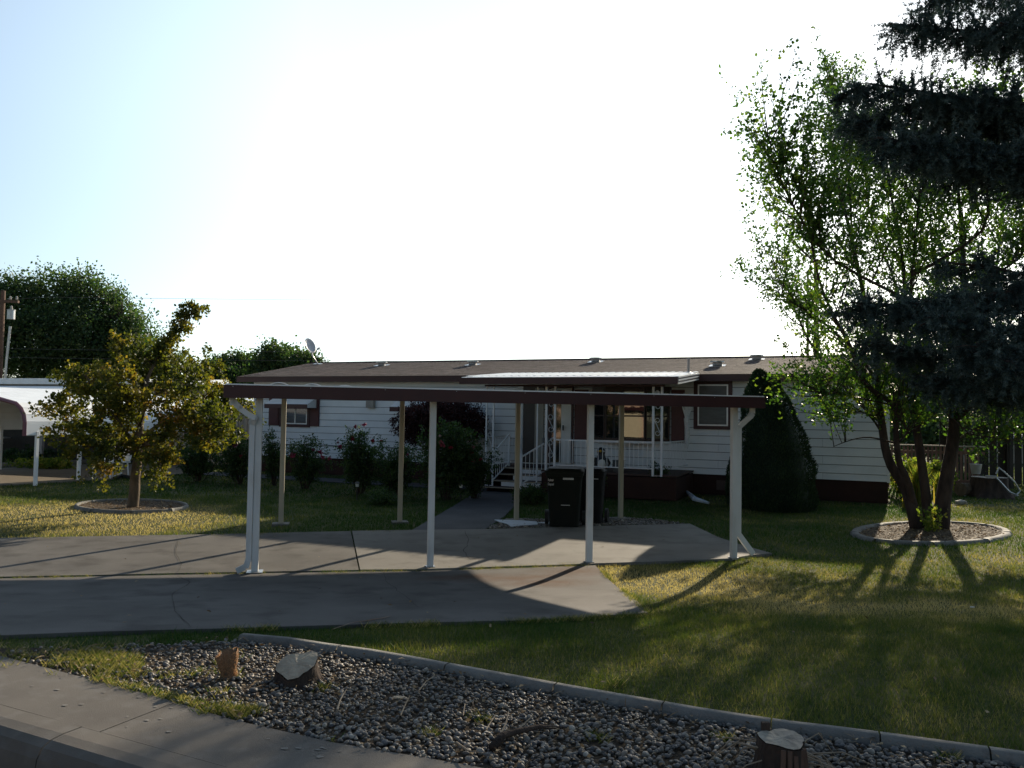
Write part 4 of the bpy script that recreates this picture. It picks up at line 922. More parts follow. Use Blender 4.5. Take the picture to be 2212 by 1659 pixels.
clumptree('rounded_tree',[(590,775,30,28),(630,780,34,26),(668,790,24,26),(610,805,50,28),(570,810,30,28),(690,800,14,22),(648,800,40,26)],50,'light green feathery tree showing above the roof beside the satellite dish','far',20000,.19,gcl=.6)
clumptree('shade_tree',[(1965,905,45,60),(2030,890,50,60),(2000,940,60,40)],34,'dense green tree beyond the picket fence, seen between the stems','far',14000,.18,gcl=.6)
clumptree('shade_tree',[(2185,870,50,36),(2240,860,60,60),(2150,895,30,24)],48,'hazy green tree far beyond the shed at the right edge','far',9000,.24,gcl=.8)

# ---- blue spruce reaching in from the right
sx,sy=8.2,8.6
sp=empty('spruce_tree',(sx,sy,.1),'big dark blue spruce whose heavy boughs hang in from the right edge','tree')
b=MB(); b.tube([V(sx,sy,-.1),V(sx+.05,sy,3),V(sx-.05,sy,7),V(sx,sy,12)],[.30,.24,.15,.03],12); b.build('trunk',M['bark'],sp,smooth=True)
def bough(tip,z0,sag=.35,dens=1.,w=.95,az_up=0.):
    tip=np.array(tip); s=V(sx,sy,z0); L=np.linalg.norm(tip-s); N=16; ts=np.linspace(0,1,N); Q=s[None]*(1-ts)[:,None]+tip[None]*ts[:,None]; Q[:,2]-=sag*np.sin(ts*math.pi)*L*.12; Q[1:-1]+=np.cumsum(rng.normal(0,.014,(N-2,3)),0); Q[:,2]+=.10*np.maximum(0,ts-.8)*L
    b=MB(); b.tube(Q,[.05*(1-t)+.008 for t in ts],6)
    ax=unit(tip-s); side=unit(np.cross(ax,V(0,0,1))); segs=[]
    K=int(L*34*dens); tt=np.sort(rng.uniform(.12,.99,K)); P,Dr=along(Q,tt); sg=np.where(np.arange(K)%2==0,1,-1)
    l2=(w*(1-tt)**.7*.95+.16)*rng.uniform(.7,1.15,K)
    d2=unit(Dr*.75+side[None]*sg[:,None]*rng.uniform(.5,.9,(K,1))+np.stack([np.zeros(K),np.zeros(K),rng.uniform(-.6,.35,K)],1))
    e2=P+d2*l2[:,None]; e2[:,2]-=l2*l2*.25
    for p,q in zip(P,e2): b.tube([p,(p+q)/2+V(0,0,.02),q],[.009,.006,.003],3,cap=False)
    segs.append((P,e2))
    # tertiary: along secondaries, short, many hanging
    for rep in range(9):
        f=rng.uniform(.25,1,K)[:,None]; p3=P+(e2-P)*f; hang=rng.random(K)<.5
        d3=unit(np.where(hang[:,None],np.array((0,0,-1.))+rng.normal(0,.25,(K,3)),d2*.8+rng.normal(0,.5,(K,3)))); l3=rng.uniform(.08,.36,K)*(1-.3*tt); e3=p3+d3*l3[:,None]; segs.append((p3,e3))
    segs.append((Q[:-1],Q[1:]))
    A=np.vstack([a for a,_ in segs]); B=np.vstack([c for _,c in segs]); Ln=np.linalg.norm(B-A,axis=1); tot=Ln.sum(); n=int(tot*260)
    idx=rng.choice(len(A),n,p=Ln/tot); f=rng.random(n)[:,None]; pos=A[idx]+(B[idx]-A[idx])*f; dd=unit(B[idx]-A[idx]); o=rng.normal(size=(n,3)); o-=dd*(o*dd).sum(1)[:,None]; nd_=unit(unit(o)+dd*.55); ln=rng.uniform(.022,.042,n)[:,None]; wv=unit(np.cross(nd_,rng.normal(size=(n,3))))*.0045
    v=np.empty((n,3,3)); v[:,0]=pos-wv; v[:,1]=pos+wv; v[:,2]=pos+nd_*ln
    bo=b.build('bough',M['bark'],sp); br_=rng.normal(0,.18,len(A))[idx]; tn=np.clip(rng.normal(.38,.12,n)+ (f[:,0]-.5)*.7+br_,0,1)
    npmesh('needles',v.reshape(-1,3),np.arange(3*n).reshape(n,3),LM['needle'],bo,tint=np.repeat(tn,3))['kind']='stuff'; return n
tot=0
for (px,py,dp,z0,sg,dn,ww) in [(1922,72,7.6,6.6,.2,1.,.8),(2020,5,8.2,7.3,.3,1.,.8),(2160,70,7.0,6.6,.3,.7,.4),
    (1838,222,7.0,5.35,.1,1.1,.62),(1835,278,7.8,5.0,.3,1.1,.7),(1895,325,6.6,4.85,.3,1.,.5),(1990,255,7.4,5.3,-.1,1.,.6),(2080,345,6.8,4.75,.2,.9,.4),
    (2045,585,7.6,3.9,.2,.7,.5),(1840,680,6.9,3.3,-.2,1.1,.6),(1870,760,7.5,2.9,.2,1.,.6),(1990,730,6.5,3.1,.2,1.,.6),(2000,840,7.2,2.6,.2,.9,.6),(2110,770,6.2,2.9,.1,1.,.8)]:
    tot+=bough(AT(px,py,dp),z0,sg,dn,ww)
# boughs turned away from the street view, outside the frame but shading the lawn
for az,z0,l in [(20,3.4,2.8),(80,3.6,2.8),(150,3.4,1.5),(200,3.3,1.4),(250,3.6,1.8),(320,4.0,2.4),(50,5.5,2.2),(130,5.4,.8),(280,5.6,1.6),(0,7.5,1.8),(100,7.6,1.7),(200,7.6,1.1),(290,8.2,1.5),(30,9.4,1.1),(160,9.5,1.1),(270,9.8,1.0),(350,10.6,.8),(120,10.8,.7)]:
    a=math.radians(az); tot+=bough(V(sx+math.cos(a)*l,sy+math.sin(a)*l,z0-.2),z0,.3,.45,.8)
print('needles',tot)

# ---- shrubs
def shrub(name,px,py,hw,h,label,lm='dark',n=5000,ls=.05,cat='rose bush',group=None,dz=None,flowers=(),wave=.25,stems=14,dep=None,shape=1.,parent=None,fl=None,bx=None):
    x,y=(G(px,py) if dep is None else AT(px,py,dep)[:2]); sc=y/F; H=h*sc*(1.06 if name=='rose_bush' else 1); W=hw*sc*(1.15 if name=='rose_bush' else 1); o_=empty(name,(x,y,0),label,cat,group)
    b=MB(); ends=[]
    for k in range(stems):
        a=rng.uniform(0,6.28); r=W*rng.uniform(.2,1)*.95; e=V(x+math.cos(a)*r,y+math.sin(a)*r*.7,H*rng.uniform(.55,1.0)*(1-.25*(r/W)**2)); s=V(x+math.cos(a)*r*.15,y+math.sin(a)*r*.15,-.02); m_=(s+e)/2+V(math.cos(a)*r*.1,0,H*.08); b.tube([s,m_,e],[.012,.009,.004],5,cap=False); ends.append((s,m_,e))
    ob=b.build('stems',M['bark'],o_); ob['kind']='stuff'
    per=14; K=n//per; i=rng.integers(0,stems,K); t=rng.uniform(.12,1.03,K)**.8; E=np.array(ends)[i]; p=E[:,0]*((1-t)**2)[:,None]+E[:,1]*(2*t*(1-t))[:,None]+E[:,2]*(t*t)[:,None]; p+=rng.normal(0,1,p.shape)*V(W*.22,W*.2,H*.05)*shape; p[:,2]=np.maximum(p[:,2],.03)
    v,f,tn=twigs_leaves(p,unit(rng.normal(size=p.shape)+V(0,0,.5)),np.full(K,.12),per,ls,sag=-.2,spread=1.,rad=.03,asp=.65); ob=npmesh('foliage',v,f,LM[lm],o_,tint=tn)
    for (fx,fy,fr,ti) in flowers:
        c=AT(fx,fy,y-W*.6); R=fr*sc*.72; m_=26; pos=np.repeat(c[None],m_,0)+rng.normal(0,R*.25,(m_,3)); dd=unit(rng.normal(size=(m_,3))); v,f=leafgeo(pos,dd,np.full(m_,R*.95),1.1); npmesh('flower',v,f,LM['rose'],o_,tint=np.full(len(v),ti))
    return o_
FG='rose bushes along the garden path'
shrub('rose_bush',430,1040,50,105,'tall leafy dark bush behind the small turning tree, farthest left of the row','dark',7000,.06,group=FG,flowers=[(478,1000,4,1.)])
shrub('rose_bush',520,1045,45,110,'rose bush with a single pink-red bloom beside the front left post','dark',6500,.055,group=FG,flowers=[(509,963,7,.4),(545,943,5,.1),(520,985,5,.1)])
shrub('rose_bush',592,1048,28,115,'narrow rose bush with tall sprays between the two left posts','dark',4000,.05,group=FG,shape=.8)
shrub('rose_bush',658,1055,40,112,'rose bush with magenta blooms low at its sides','dark',5500,.05,group=FG,flowers=[(692,977,7,.45),(697,988,7,.45),(632,984,8,.45),(712,990,6,.5),(676,972,5,.4)])
shrub('rose_bush',777,1066,45,138,'tallest rose bush, deep red blooms at its very top','dark',8500,.052,group=FG,flowers=[(768,921,5,.35),(787,917,6,.35),(761,947,8,.05),(806,952,6,.05),(734,965,7,.4),(824,953,5,.05),(730,955,4,.3)])
shrub('rose_bush',850,1072,48,115,'rose bush with few blooms right of the tallest one','dark',7500,.05,group=FG,flowers=[(881,982,4,.4)])
shrub('rose_bush',965,1080,60,178,'wide dark rose bush with pink blooms on its left beside the third post','dark',15000,.055,group=FG,flowers=[(953,957,7,.65),(957,962,7,.6),(973,968,7,.05),(950,941,4,.95)])
shrub('rose_bush',1025,1078,36,120,'rose bush with scarlet and white blooms against the porch post','dark',6500,.05,group=FG,flowers=[(1019,977,7,.02),(1009,972,5,.02),(1023,996,7,.0),(1038,992,5,.0),(1023,967,6,.7),(1011,957,5,.95),(1028,950,3,.95),(1030,957,3,.95)])
shrub('ground_cover_plant',1150,1087,36,40,'low dark leafy plant at the corner of the steps','dark',2500,.04,cat='plant')
shrub('ground_cover_plant',1155,1090,30,30,'low clump of dark leaves between the walkway and trash cart','dark',2000,.04,cat='plant')
shrub('ground_cover_plant',830,1090,60,26,'low spreading plants at the foot of the tallest rose bush','dark',3500,.04,cat='plant')
# burgundy tree against the wall
bp=HP(7.35,-1.05); bt_=empty('small_tree',(bp[0],bp[1],0),'dark burgundy-leaved small tree against the wall under the right awning','tree')
b=MB(); Qs=[]
for k in range(6): 
    a=k*1.05; e2=V(bp[0]+math.cos(a)*.8,bp[1]+math.sin(a)*.5,1.9+rng.uniform(-.3,.35)); Qs.append(stemtube(b,[V(bp[0],bp[1],0),V(bp[0]+math.cos(a)*.12,bp[1]+math.sin(a)*.1,.8),e2],.045,.01,6))
b.build('trunk',M['bark'],bt_,smooth=True)
P=V(bp[0],bp[1],1.65)+unit(rng.normal(size=(1150,3)))*(rng.uniform(.2,1,(1150,1))**.5)*V(1.35,.7,.66); v,f,t=twigs_leaves(P,unit(rng.normal(size=P.shape)+V(0,0,-.3)),np.full(len(P),.2),24,.06,rad=.05,spread=1.1); T(npmesh('crown',v,f,LM['burg'],bt_,tint=t))

# conical juniper and a small clipped one beside it
def conifer(name,px,py,prof,label,n,lean=None,tops=None):
    x,y=G(px,py); sc=y/F; o_=empty(name,(x,y,0),label,'shrub'); H=prof[-1][1]*sc
    b=MB(); b.lathe([(max(.01,r*sc*.83),z*sc*.985) for r,z in prof],(x,y,0),22)
    lf=(lambda z:lean(z)*sc) if lean else (lambda z:0*z)
    b.v=[(v[0]+float(lf(v[2]/H)),v[1],v[2]) for v in b.v]; core=b.build('inner_foliage',LM['juniper'],o_,smooth=True)
    zs=np.array([p[1] for p in prof])*sc; rs=np.array([p[0] for p in prof])*sc
    z=rng.uniform(0,1,n)**1.15*H; r=np.interp(z,zs,rs)*(1+.05*np.sin(z*9)); a=rng.uniform(0,6.28,n); r=r*(.93+.10*vnoise(a*4,z*3,1.0)+rng.normal(0,.032,n)); cx=x+lf(z/H)
    pos=np.stack([cx+r*np.cos(a),y+r*np.sin(a),z],1); d=unit(np.stack([np.cos(a)*.6,np.sin(a)*.6,np.full(n,1.)],1)+rng.normal(0,.3,(n,3))); v,f=leafgeo(pos,d,rng.uniform(.03,.07,n),.35); tn=np.clip(rng.normal(.45,.25,n)+(vnoise(a*3,z*2,1.5)-.5)*.6,0,1)
    npmesh('foliage',v,f,LM['juniper'],o_,tint=np.repeat(tn,4)); b=MB(); b.tube([V(x,y,0),V(x,y,H*.5)],[.07,.03],6); b.build('trunk',M['bark'],o_)
    for (tx,tr,z0,z1) in tops or ():
        m_=1500; zz=rng.uniform(0,1,m_); rr=(tr*sc)*(1-zz)**.8; aa=rng.uniform(0,6.28,m_); pos=np.stack([x+tx*sc+rr*np.cos(aa),y+rr*np.sin(aa),z0*sc+zz*(z1-z0)*sc],1); v,f=leafgeo(pos,unit(np.stack([np.cos(aa)*.5,np.sin(aa)*.5,np.ones(m_)],1)),rng.uniform(.03,.07,m_),.35); npmesh('foliage',v,f,LM['juniper'],o_,tint=np.full(len(v),.7))
        b=MB(); b.lathe([(tr*sc*.9,z0*sc),(tr*sc*.45,(z0+z1)/2*sc),(.005,z1*sc)],(x+tx*sc,y,0),10); b.build('inner_foliage',LM['juniper'],o_,smooth=True)
    return o_
conifer('juniper',1678,1100,[(76,0),(80,40),(77,90),(74,130),(64,160),(56,200),(46,230),(37,255),(24,275),(10,292),(2,298)],'big dark cone-shaped evergreen with a split tip against the right wall',30000,lean=lambda z:-2-38*(z/1.)**2.2,tops=[(4,13,225,276)])
conifer('juniper',1592,1092,[(18,0),(22,30),(20,70),(12,100),(2,112)],'small dark upright evergreen tucked left of the big cone-shaped one',4500)
# climber and pot plants at the porch
shrub('climbing_plant',1422,1058,22,85,'thin climbing plant on the right porch corner','dark',1300,.045,cat='plant',dep=18.6,stems=5)
shrub('climbing_plant',1285,1000,26,62,'tall green plant growing behind the middle of the porch railing','dark',900,.045,cat='plant',dep=18.4,stems=5)
# bed behind the big tree
shrub('flowering_bush',1962,1075,38,85,'sunlit yellow-green bush at the right corner of the house','lime',6000,.09,cat='bush')
shrub('flowering_bush',2040,1065,28,70,'leafy sunlit bush between the right-hand stems','lime',3500,.08,cat='bush')
shrub('ground_cover_plant',2085,1052,50,28,'low green plants along the foot of the picket fence','dark',3500,.07,cat='plant')
def tuft(px,py,hw,h,label,lm='lime',n=500,cat='ornamental grass',name='ornamental_grass',wd=.012):
    x,y=G(px,py); sc=y/F; o_=empty(name,(x,y,0),label,cat); R=hw*sc; H=h*sc; a=rng.uniform(0,6.28,n); lean=rng.uniform(0,1,n)*R; hh=H*rng.uniform(.5,1,n)
    b0=np.stack([x+rng.normal(0,R*.15,n),y+rng.normal(0,R*.15,n),np.zeros(n)],1); o=np.stack([np.cos(a)*lean,np.sin(a)*lean,np.zeros(n)],1); m_=b0+o*.35+np.stack([0*a,0*a,hh*.75],1); tp=b0+o+np.stack([0*a,0*a,hh],1); w2=np.stack([-np.sin(a),np.cos(a),0*a],1)*wd
    v=np.stack([b0-w2,b0+w2,m_+w2,m_-w2,tp,tp+w2*.1],1).reshape(-1,3); k=np.arange(n)[:,None]*6; f=np.vstack([k+np.array([[0,1,2,3]]),k+np.array([[3,2,5,4]])]); npmesh('blades',v,f,LM[lm],o_,tint=np.repeat(rng.random(n),6)); return o_
tuft(1985,1092,32,95,'sunlit golden ornamental grass behind the ringed tree',n=420); tuft(2032,1088,26,70,'pale ornamental grass showing right of the forked stems',n=300)
tuft(1958,1098,16,34,'small bright broad-leaved plant behind the left stem',n=60,wd=.03,cat='plant',name='broad_leaved_plant')
shrub('ground_cover_plant',110,1012,70,20,'low sunlit leafy plants along the tan kerb of the neighbouring drive','lime',3000,.09,cat='plant')
shrub('bush',60,1000,80,30,'dark low bush behind the tan kerb at the far left','dark',3500,.09,cat='bush')

# ================================================================ LAWN GRASS
ex=[topL+jn,topR+botR,low,wk,pth,walk_poly,bed,ringR,ringL,rock,nd,[HP(-.05,-.35),HP(SH+.05,-.35),HP(SH+.05,7),HP(-.05,7)],[HP(8.9,-2.6),HP(14.1,-2.3),HP(14.1,0),HP(8.9,0)]]
def dry_and_lit(x,y):
    d=.10+.55*(vnoise(x,y,.55)-.35)+.35*(vnoise(x,y,2.2)-.5)
    for (px,py,rx,ry,a) in [(200,1125,2.8,1.4,.75),(40,1100,2.5,1.5,.6),(1520,1260,1.7,1.0,.55),(1720,1310,1.8,.9,.45),(1600,1180,.9,.7,.35),(2110,1095,1.8,1.0,.5),(2160,1120,1.5,1.2,.2),(60,1060,3,1.2,.15),(1500,1590,1.,.5,.2),(2050,1560,.6,.3,.3),(1900,1350,1.5,.8,.12),(2000,1240,3.2,1.3,.28),(1800,1450,2.2,.9,.18),(2100,1500,1.2,.7,.2)]:  # dry patches; the right-hand ones also put warm sunlight into the straw tint
        gx,gy=G(px,py); d=d+a*np.exp(-((x-gx)/rx)**2-((y-gy)/ry)**2)
    return np.clip(d,0,1)
def grass(name,y0,y1,dens,h,wd,label_=None):
    A=(y1-y0)*(y0+y1)*.84; n=int(A*dens); y=np.sqrt(rng.uniform(y0*y0,y1*y1,n)); x=y*rng.uniform(-.82,.90,n)
    k=np.ones(n,bool)
    for p in ex: 
        pa=np.array(p); k&=~inside(x,y,p)
    k&=((x-K0[0])*sn[0]+(y-K0[1])*sn[1])>.3; k&=~((y<7)&(x<G(300,1400)[0])&(rng.random(n)<.55))
    dr=dry_and_lit(x,y); k&=rng.random(n)>dr*.45
    x,y,dr=x[k],y[k],np.clip(dr[k]-.22*((y[k]>11.2)&(x[k]>-5.5)&(x[k]<4)),0,1); n=len(x); zz=gz(y)-.012; a=rng.uniform(0,6.28,n); hh=h*rng.uniform(.45,1.25,n)*(1-.35*dr)*(.7+.6*vnoise(x,y,3.)); ln=hh*rng.uniform(.1,.9,n); a2=rng.uniform(0,6.28,n)
    b0=np.stack([x,y,zz],1); w2=np.stack([np.cos(a),np.sin(a),0*a],1)*wd; tp=b0+np.stack([np.cos(a2)*ln,np.sin(a2)*ln,hh],1)
    v=np.stack([b0-w2,b0+w2,tp],1).reshape(-1,3); tn=np.clip(dr*1.15+rng.normal(.08,.13,n),0,1)
    T(npmesh(name,v,np.arange(3*n).reshape(n,3),LM['grass'],tint=np.repeat(tn,3)),kind='stuff'); print(name,n)
grass('grass',3.1,7.0,6500,.042,.0022); grass('grass',7.0,11.,2900,.045,.0035); grass('grass',11.,18.,1000,.05,.006); grass('grass',18.,34.,220,.06,.013)
# weeds in joints, on the bed and at the slab edges
WP=[];
for pts,nn in (([(0,1252),(900,1236),(1270,1223)],260),([(0,1378),(500,1363),(1120,1346),(1395,1330)],420),([(1400,1328),(1350,1284),(1300,1238)],160),([(200,1470),(500,1545),(720,1605)],260),([(60,1405),(300,1440)],500),([(480,1540),(560,1540)],60),([(0,1166),(450,1158),(880,1149)],260)):
    for _ in range(nn):
        i=random.randrange(len(pts)-1); t=random.random(); q=(pts[i][0]*(1-t)+pts[i+1][0]*t,pts[i][1]*(1-t)+pts[i+1][1]*t+ (random.gauss(0,14) if nn==500 else random.gauss(0,1.5))); gx,gy=G(*q)
        if vnoise(gx,gy,1.7)>.52: WP.append((gx,gy))
for _ in range(230):
    q=(random.uniform(-20,520),random.uniform(1395,1470)); gx,gy=G(*q)
    if vnoise(gx,gy,2.)>.5: WP.append((gx,gy))
for px,py in((440,1545),(505,1525),(1290,1600),(1660,1560),(2050,1640),(480,1500),(700,1490),(930,1590),(1560,1600),(1040,1560),(1330,1480)):
    for _ in range(7): gx,gy=G(px+random.gauss(0,9),py+random.gauss(0,3)); WP.append((gx,gy))
WP=np.array(WP); k=len(WP); m_=12; x=np.repeat(WP[:,0],m_)+rng.normal(0,.02,k*m_); y=np.repeat(WP[:,1],m_)+rng.normal(0,.02,k*m_); n=k*m_; a=rng.uniform(0,6.28,n); hh=rng.uniform(.015,.055,n); b0=np.stack([x,y,gz(y)],1); w2=np.stack([np.cos(a),np.sin(a),0*a],1)*.003; tp=b0+np.stack([np.cos(a)*hh*.8,np.sin(a)*hh*.8,hh],1)
T(npmesh('weeds',np.stack([b0-w2,b0+w2,tp],1).reshape(-1,3),np.arange(3*n).reshape(n,3),LM['grass'],tint=np.repeat(np.clip(rng.normal(.5,.28,n),0,1),3)),kind='stuff')

# ================================================================ TRASH CARTS
def cart(px0,px1,py,H,rz,m,label,lean=0.):
    a=V(*G(px0,py)); c=V(*G(px1,py)); W=np.linalg.norm(c-a); cx,cy=(a+c)/2; D_=W*.95; cy+=D_*.45
    o=empty('trash_cart',(cx,cy,.0),label,'trash can',rz=0); u=V(math.cos(rz),math.sin(rz)); vv=V(-u[1],u[0])
    P=lambda x,y,z:(cx+u[0]*x+vv[0]*y,cy+u[1]*x+vv[1]*y,z)
    def fr(w,d,z,y0=0.,n=5,rr=.07):
        out=[]
        for sx_,sy_,a0 in((1,1,0),(-1,1,90),(-1,-1,180),(1,-1,270)):
            for k in range(n): an=math.radians(a0+90*k/(n-1)); out.append(P(sx_*(w/2-rr)+rr*math.cos(an),y0+sy_*(d/2-rr)+rr*math.sin(an),z))
        return out
    b=MB(); L=[fr(W*.78,D_*.74,.03),fr(W*.82,D_*.78,.30),fr(W*.92,D_*.90,H*.80),fr(W*.95,D_*.94,H*.86),fr(W*1.0,D_*1.0,H*.865),fr(W*1.0,D_*1.0,H*.91)]
    st=0
    for l in L: b.v+=l
    m_=len(L[0])
    for i in range(len(L)-1):
        for k in range(m_): b.f.append((i*m_+k,i*m_+(k+1)%m_,(i+1)*m_+(k+1)%m_,(i+1)*m_+k))
    b.f.append(tuple(range(m_))[::-1]); b.f.append(tuple((len(L)-1)*m_+k for k in range(m_))); b.build('body',M[m],o,smooth=False)
    b=MB(); L=[fr(W*1.04,D_*1.05,H*.912),fr(W*1.04,D_*1.05,H*.94),fr(W*.9,D_*.92,H*.985),fr(W*.5,D_*.5,H*1.0)]
    for l in L: b.v+=l
    for i in range(3):
        for k in range(m_): b.f.append((i*m_+k,i*m_+(k+1)%m_,(i+1)*m_+(k+1)%m_,(i+1)*m_+k))
    b.f.append(tuple(range(m_))[::-1]); b.f.append(tuple(3*m_+k for k in range(m_))); b.build('lid',M[m],o)
    b=MB(); b.tube([P(-W*.42,D_*.56,H*.93),P(W*.42,D_*.56,H*.93)],.016,8); b.build('handle',M[m],o)
    for sx_ in(-1,1):
        b=MB(); c0,c1=P(sx_*W*.46,D_*.40,.13),P(sx_*(W*.46+.055),D_*.40,.13); b.tube([c0,c1],.13,20); wh=b.build('wheel',M['rubber'],o)
        b=MB(); c2=P(sx_*(W*.46+.06),D_*.40,.13); b.tube([c1,c2],.05,12); b.build('hub',M['bin2'],wh)
    return o,P,W,D_
o,P,W,D_=cart(1181,1262,1143,1.03,-.12,'bin','dark green wheeled trash cart with pale lettering, the nearer of the two')
def sign(body,size,p,rz,m,parent,sx_=1.):
    t=textobj('lettering',body,size,M[m],parent); t.matrix_parent_inverse=world_of(parent).inverted(); t.location=p; t.rotation_euler=(math.radians(87),0,rz); t.scale=(sx_,1,1); return t
sign('Rubbish',.06,P(-W*.43,-D_*.455,.80),-.12,'label',o,.5); sign('Disposal',.06,P(-W*.43,-D_*.45,.73),-.12,'label',o,.5)
b=MB(); b.hexa([P(x,-D_*.45-y,z) for z in(.83,.862) for x,y in((-.02,.0),(-.02,.012),(.16,.012),(.16,.0))]); b.build('label_plate',M['ltext'],o)
b=MB(); b.hexa([P(x,-D_*.405-y,z) for z in(.395,.405) for x,y in((-.05,.0),(-.05,.03),(.10,.03),(.10,.0))]); b.build('catch_bar',M['ltext'],o)
o,P,W,D_=cart(1252,1309,1134,1.0,-.25,'bin2','black wheeled trash cart standing just behind and right of the green one')
b=MB(); b.hexa([P(x,-D_*.46-y,z) for z in(.80,.815) for x,y in((.02,.0),(.02,.012),(.14,.012),(.14,.0))]); b.build('label_plate',M['ltext'],o)

# ================================================================ NEIGHBOUR'S CARPORT AND BUILDINGS
q0=V(*G(76,1049)); q1=V(*G(376,1026)); nu=unit(V(.40,.917)); nv_=V(nu[1],-nu[0])   # nu: away from the street, nv_: towards the right
def NP(a,b_,z=None): q=q0+nu*a-nv_*b_; return (q[0],q[1]) if z is None else np.array((q[0],q[1],z))
ncar=empty('metal_carport',NP(2.7,2.7,0),'white ribbed metal carport with rounded eaves and plum end trim across the lawn','carport')
zs_e,zs_t=1.60,2.75; prof=[(0,1.22),(0,1.55),(.04,1.72),(.16,1.88),(.34,2.0),(2.7,2.42),(5.06,2.0),(5.24,1.88),(5.36,1.72),(5.4,1.55),(5.4,1.22)]
LEN=5.6
for i in range(len(prof)-1):
    (b0,z0),(b1,z1)=prof[i],prof[i+1]; k=max(1,int(round(math.hypot(b1-b0,z1-z0)/.30)))
    for j in range(k):
        f0,f1=j/k,(j+1)/k; A=(b0+(b1-b0)*f0,z0+(z1-z0)*f0); B=(b0+(b1-b0)*f1,z0+(z1-z0)*f1); nrm=unit(V(-(B[1]-A[1]),B[0]-A[0]))*.02; b=MB()
        A2=(A[0]+(B[0]-A[0])*.05,A[1]+(B[1]-A[1])*.05); B2=(A[0]+(B[0]-A[0])*.95,A[1]+(B[1]-A[1])*.95)
        b.hexa([NP(-.3,A[0],A[1]),NP(LEN,A[0],A[1]),NP(LEN,B[0],B[1]),NP(-.3,B[0],B[1]),NP(-.3,A2[0]-nrm[0]*-1*0+nrm[0],A2[1]+nrm[1]),NP(LEN,A2[0]+nrm[0],A2[1]+nrm[1]),NP(LEN,B2[0]+nrm[0],B2[1]+nrm[1]),NP(-.3,B2[0]+nrm[0],B2[1]+nrm[1])])
        b.build('roof_sheet',M['roofw'],ncar)
b=MB(); b.tube([NP(-.33,p[0],p[1]) for p in prof],.05,6); b.build('end_trim',M['plum'],ncar)
b=MB(); b.tube([NP(.9,p[0]+(.06 if p[0]<2.7 else -.06),p[1]-.07) for p in prof],.035,6); b.build('roof_bow',M['ventm'],ncar)
for i,(px,py) in enumerate([(76,1049),(169,1038),(259,1033),(330,1028)]):
    x_,y_=G(px,py); b=MB(); b.box((x_,y_,.66),(.07,.07,1.32),tuple(nu)); b.build('post',M['white'],ncar)
for a in(0,2.7,5.4): b=MB(); b.box((*NP(a,5.36),.66),(.07,.07,1.32),tuple(nu)); b.build('post',M['white'],ncar)
b=MB(); b.tube([NP(.5,3.0,1.5),NP(.5,2.95,.7),NP(.5,3.15,.02)],.06,6); b.build('kinked_downspout',M['white'],ncar)
# mobile home behind it
mh=empty('neighbour_home',(-14,30,0),'pale mobile home with layered white metal roofs behind the neighbouring carport','house')
A=AT(-60,822,31)[:2]; B=AT(560,826,27)[:2]; eu=unit(B-A); en=V(-eu[1],eu[0])
def MP(s,t,z): q=A+eu*s+en*t; return np.array((q[0],q[1],z))
Lm=np.linalg.norm(B-A)
def mbx(name,m,s0,s1,t0,t1,z0,z1,zb_=None):
    b=MB(); zz=z1 if zb_ is None else zb_; b.hexa([MP(s0,t0,z0),MP(s1,t0,z0),MP(s1,t1,z0),MP(s0,t1,z0),MP(s0,t0,z1),MP(s1,t0,z1),MP(s1,t1,zz),MP(s0,t1,zz)]); return b.build(name,M[m],mh)
mbx('wall','darkw',-6,Lm*.62,0,4,0,2.75); mbx('roof','roofw',-6.2,Lm*.66,-.3,4.2,2.9,3.0,3.16); mbx('fascia','white',-6.2,Lm*.66,-.34,-.301,2.78,2.98)  # home wall: the shade under the roofs is put into its dark colour
mbx('lower_roof','roofw',-6.2,Lm*.60,-2.2,-.35,2.45,2.5,2.72); mbx('lower_fascia','bluegr',-6.2,Lm*.60,-2.24,-2.201,2.36,2.52)
for k in range(30): mbx('roof_rib','white',-6+k*.42,-5.93+k*.42,-.345,-.341,2.80,2.99)
for k in range(4): mbx('stair_tread','ventm',.9,2.6,-1.6+k*.3,-1.32+k*.3,.15+k*.2,.2+k*.2)
for s in(-1.5,3.,6.): mbx('post','ventm',s,s+.1,-2.2,-2.1,0,2.36)
gs=empty('garage',tuple(MP(Lm*.80,2,0)),'beige vertical-ribbed metal garage showing behind the small turning tree','garage')
b=MB(); s0,s1=Lm*.52,Lm*1.0
b.hexa([MP(s0,.5,0),MP(s1,.5,0),MP(s1,5,0),MP(s0,5,0),MP(s0,.5,2.15),MP(s1,.5,2.15),MP(s1,5,2.15),MP(s0,5,2.15)]); b.build('wall',M['beige'],gs)
k=0; s=s0
while s<s1-.1:
    b=MB(); b.hexa([MP(s,.47,0),MP(s+.09,.47,0),MP(s+.09,.499,0),MP(s,.499,0),MP(s,.47,2.14),MP(s+.09,.47,2.14),MP(s+.09,.499,2.14),MP(s,.499,2.14)]); b.build('panel_rib',M['beige'],gs); s+=.18
b=MB(); b.hexa([MP(s0-.2,.1,2.16),MP(s1+.1,.1,2.16),MP(s1+.1,5.2,2.6),MP(s0-.2,5.2,2.6),MP(s0-.2,.1,2.24),MP(s1+.1,.1,2.24),MP(s1+.1,5.2,2.7),MP(s0-.2,5.2,2.7)]); b.build('roof',M['roofw'],gs)
b=MB(); b.hexa([MP(s0-.2,.06,2.08),MP(s1+.1,.06,2.08),MP(s1+.1,.099,2.08),MP(s0-.2,.099,2.08),MP(s0-.2,.06,2.25),MP(s1+.1,.06,2.25),MP(s1+.1,.099,2.25),MP(s0-.2,.099,2.25)]); b.build('fascia',M['white'],gs)
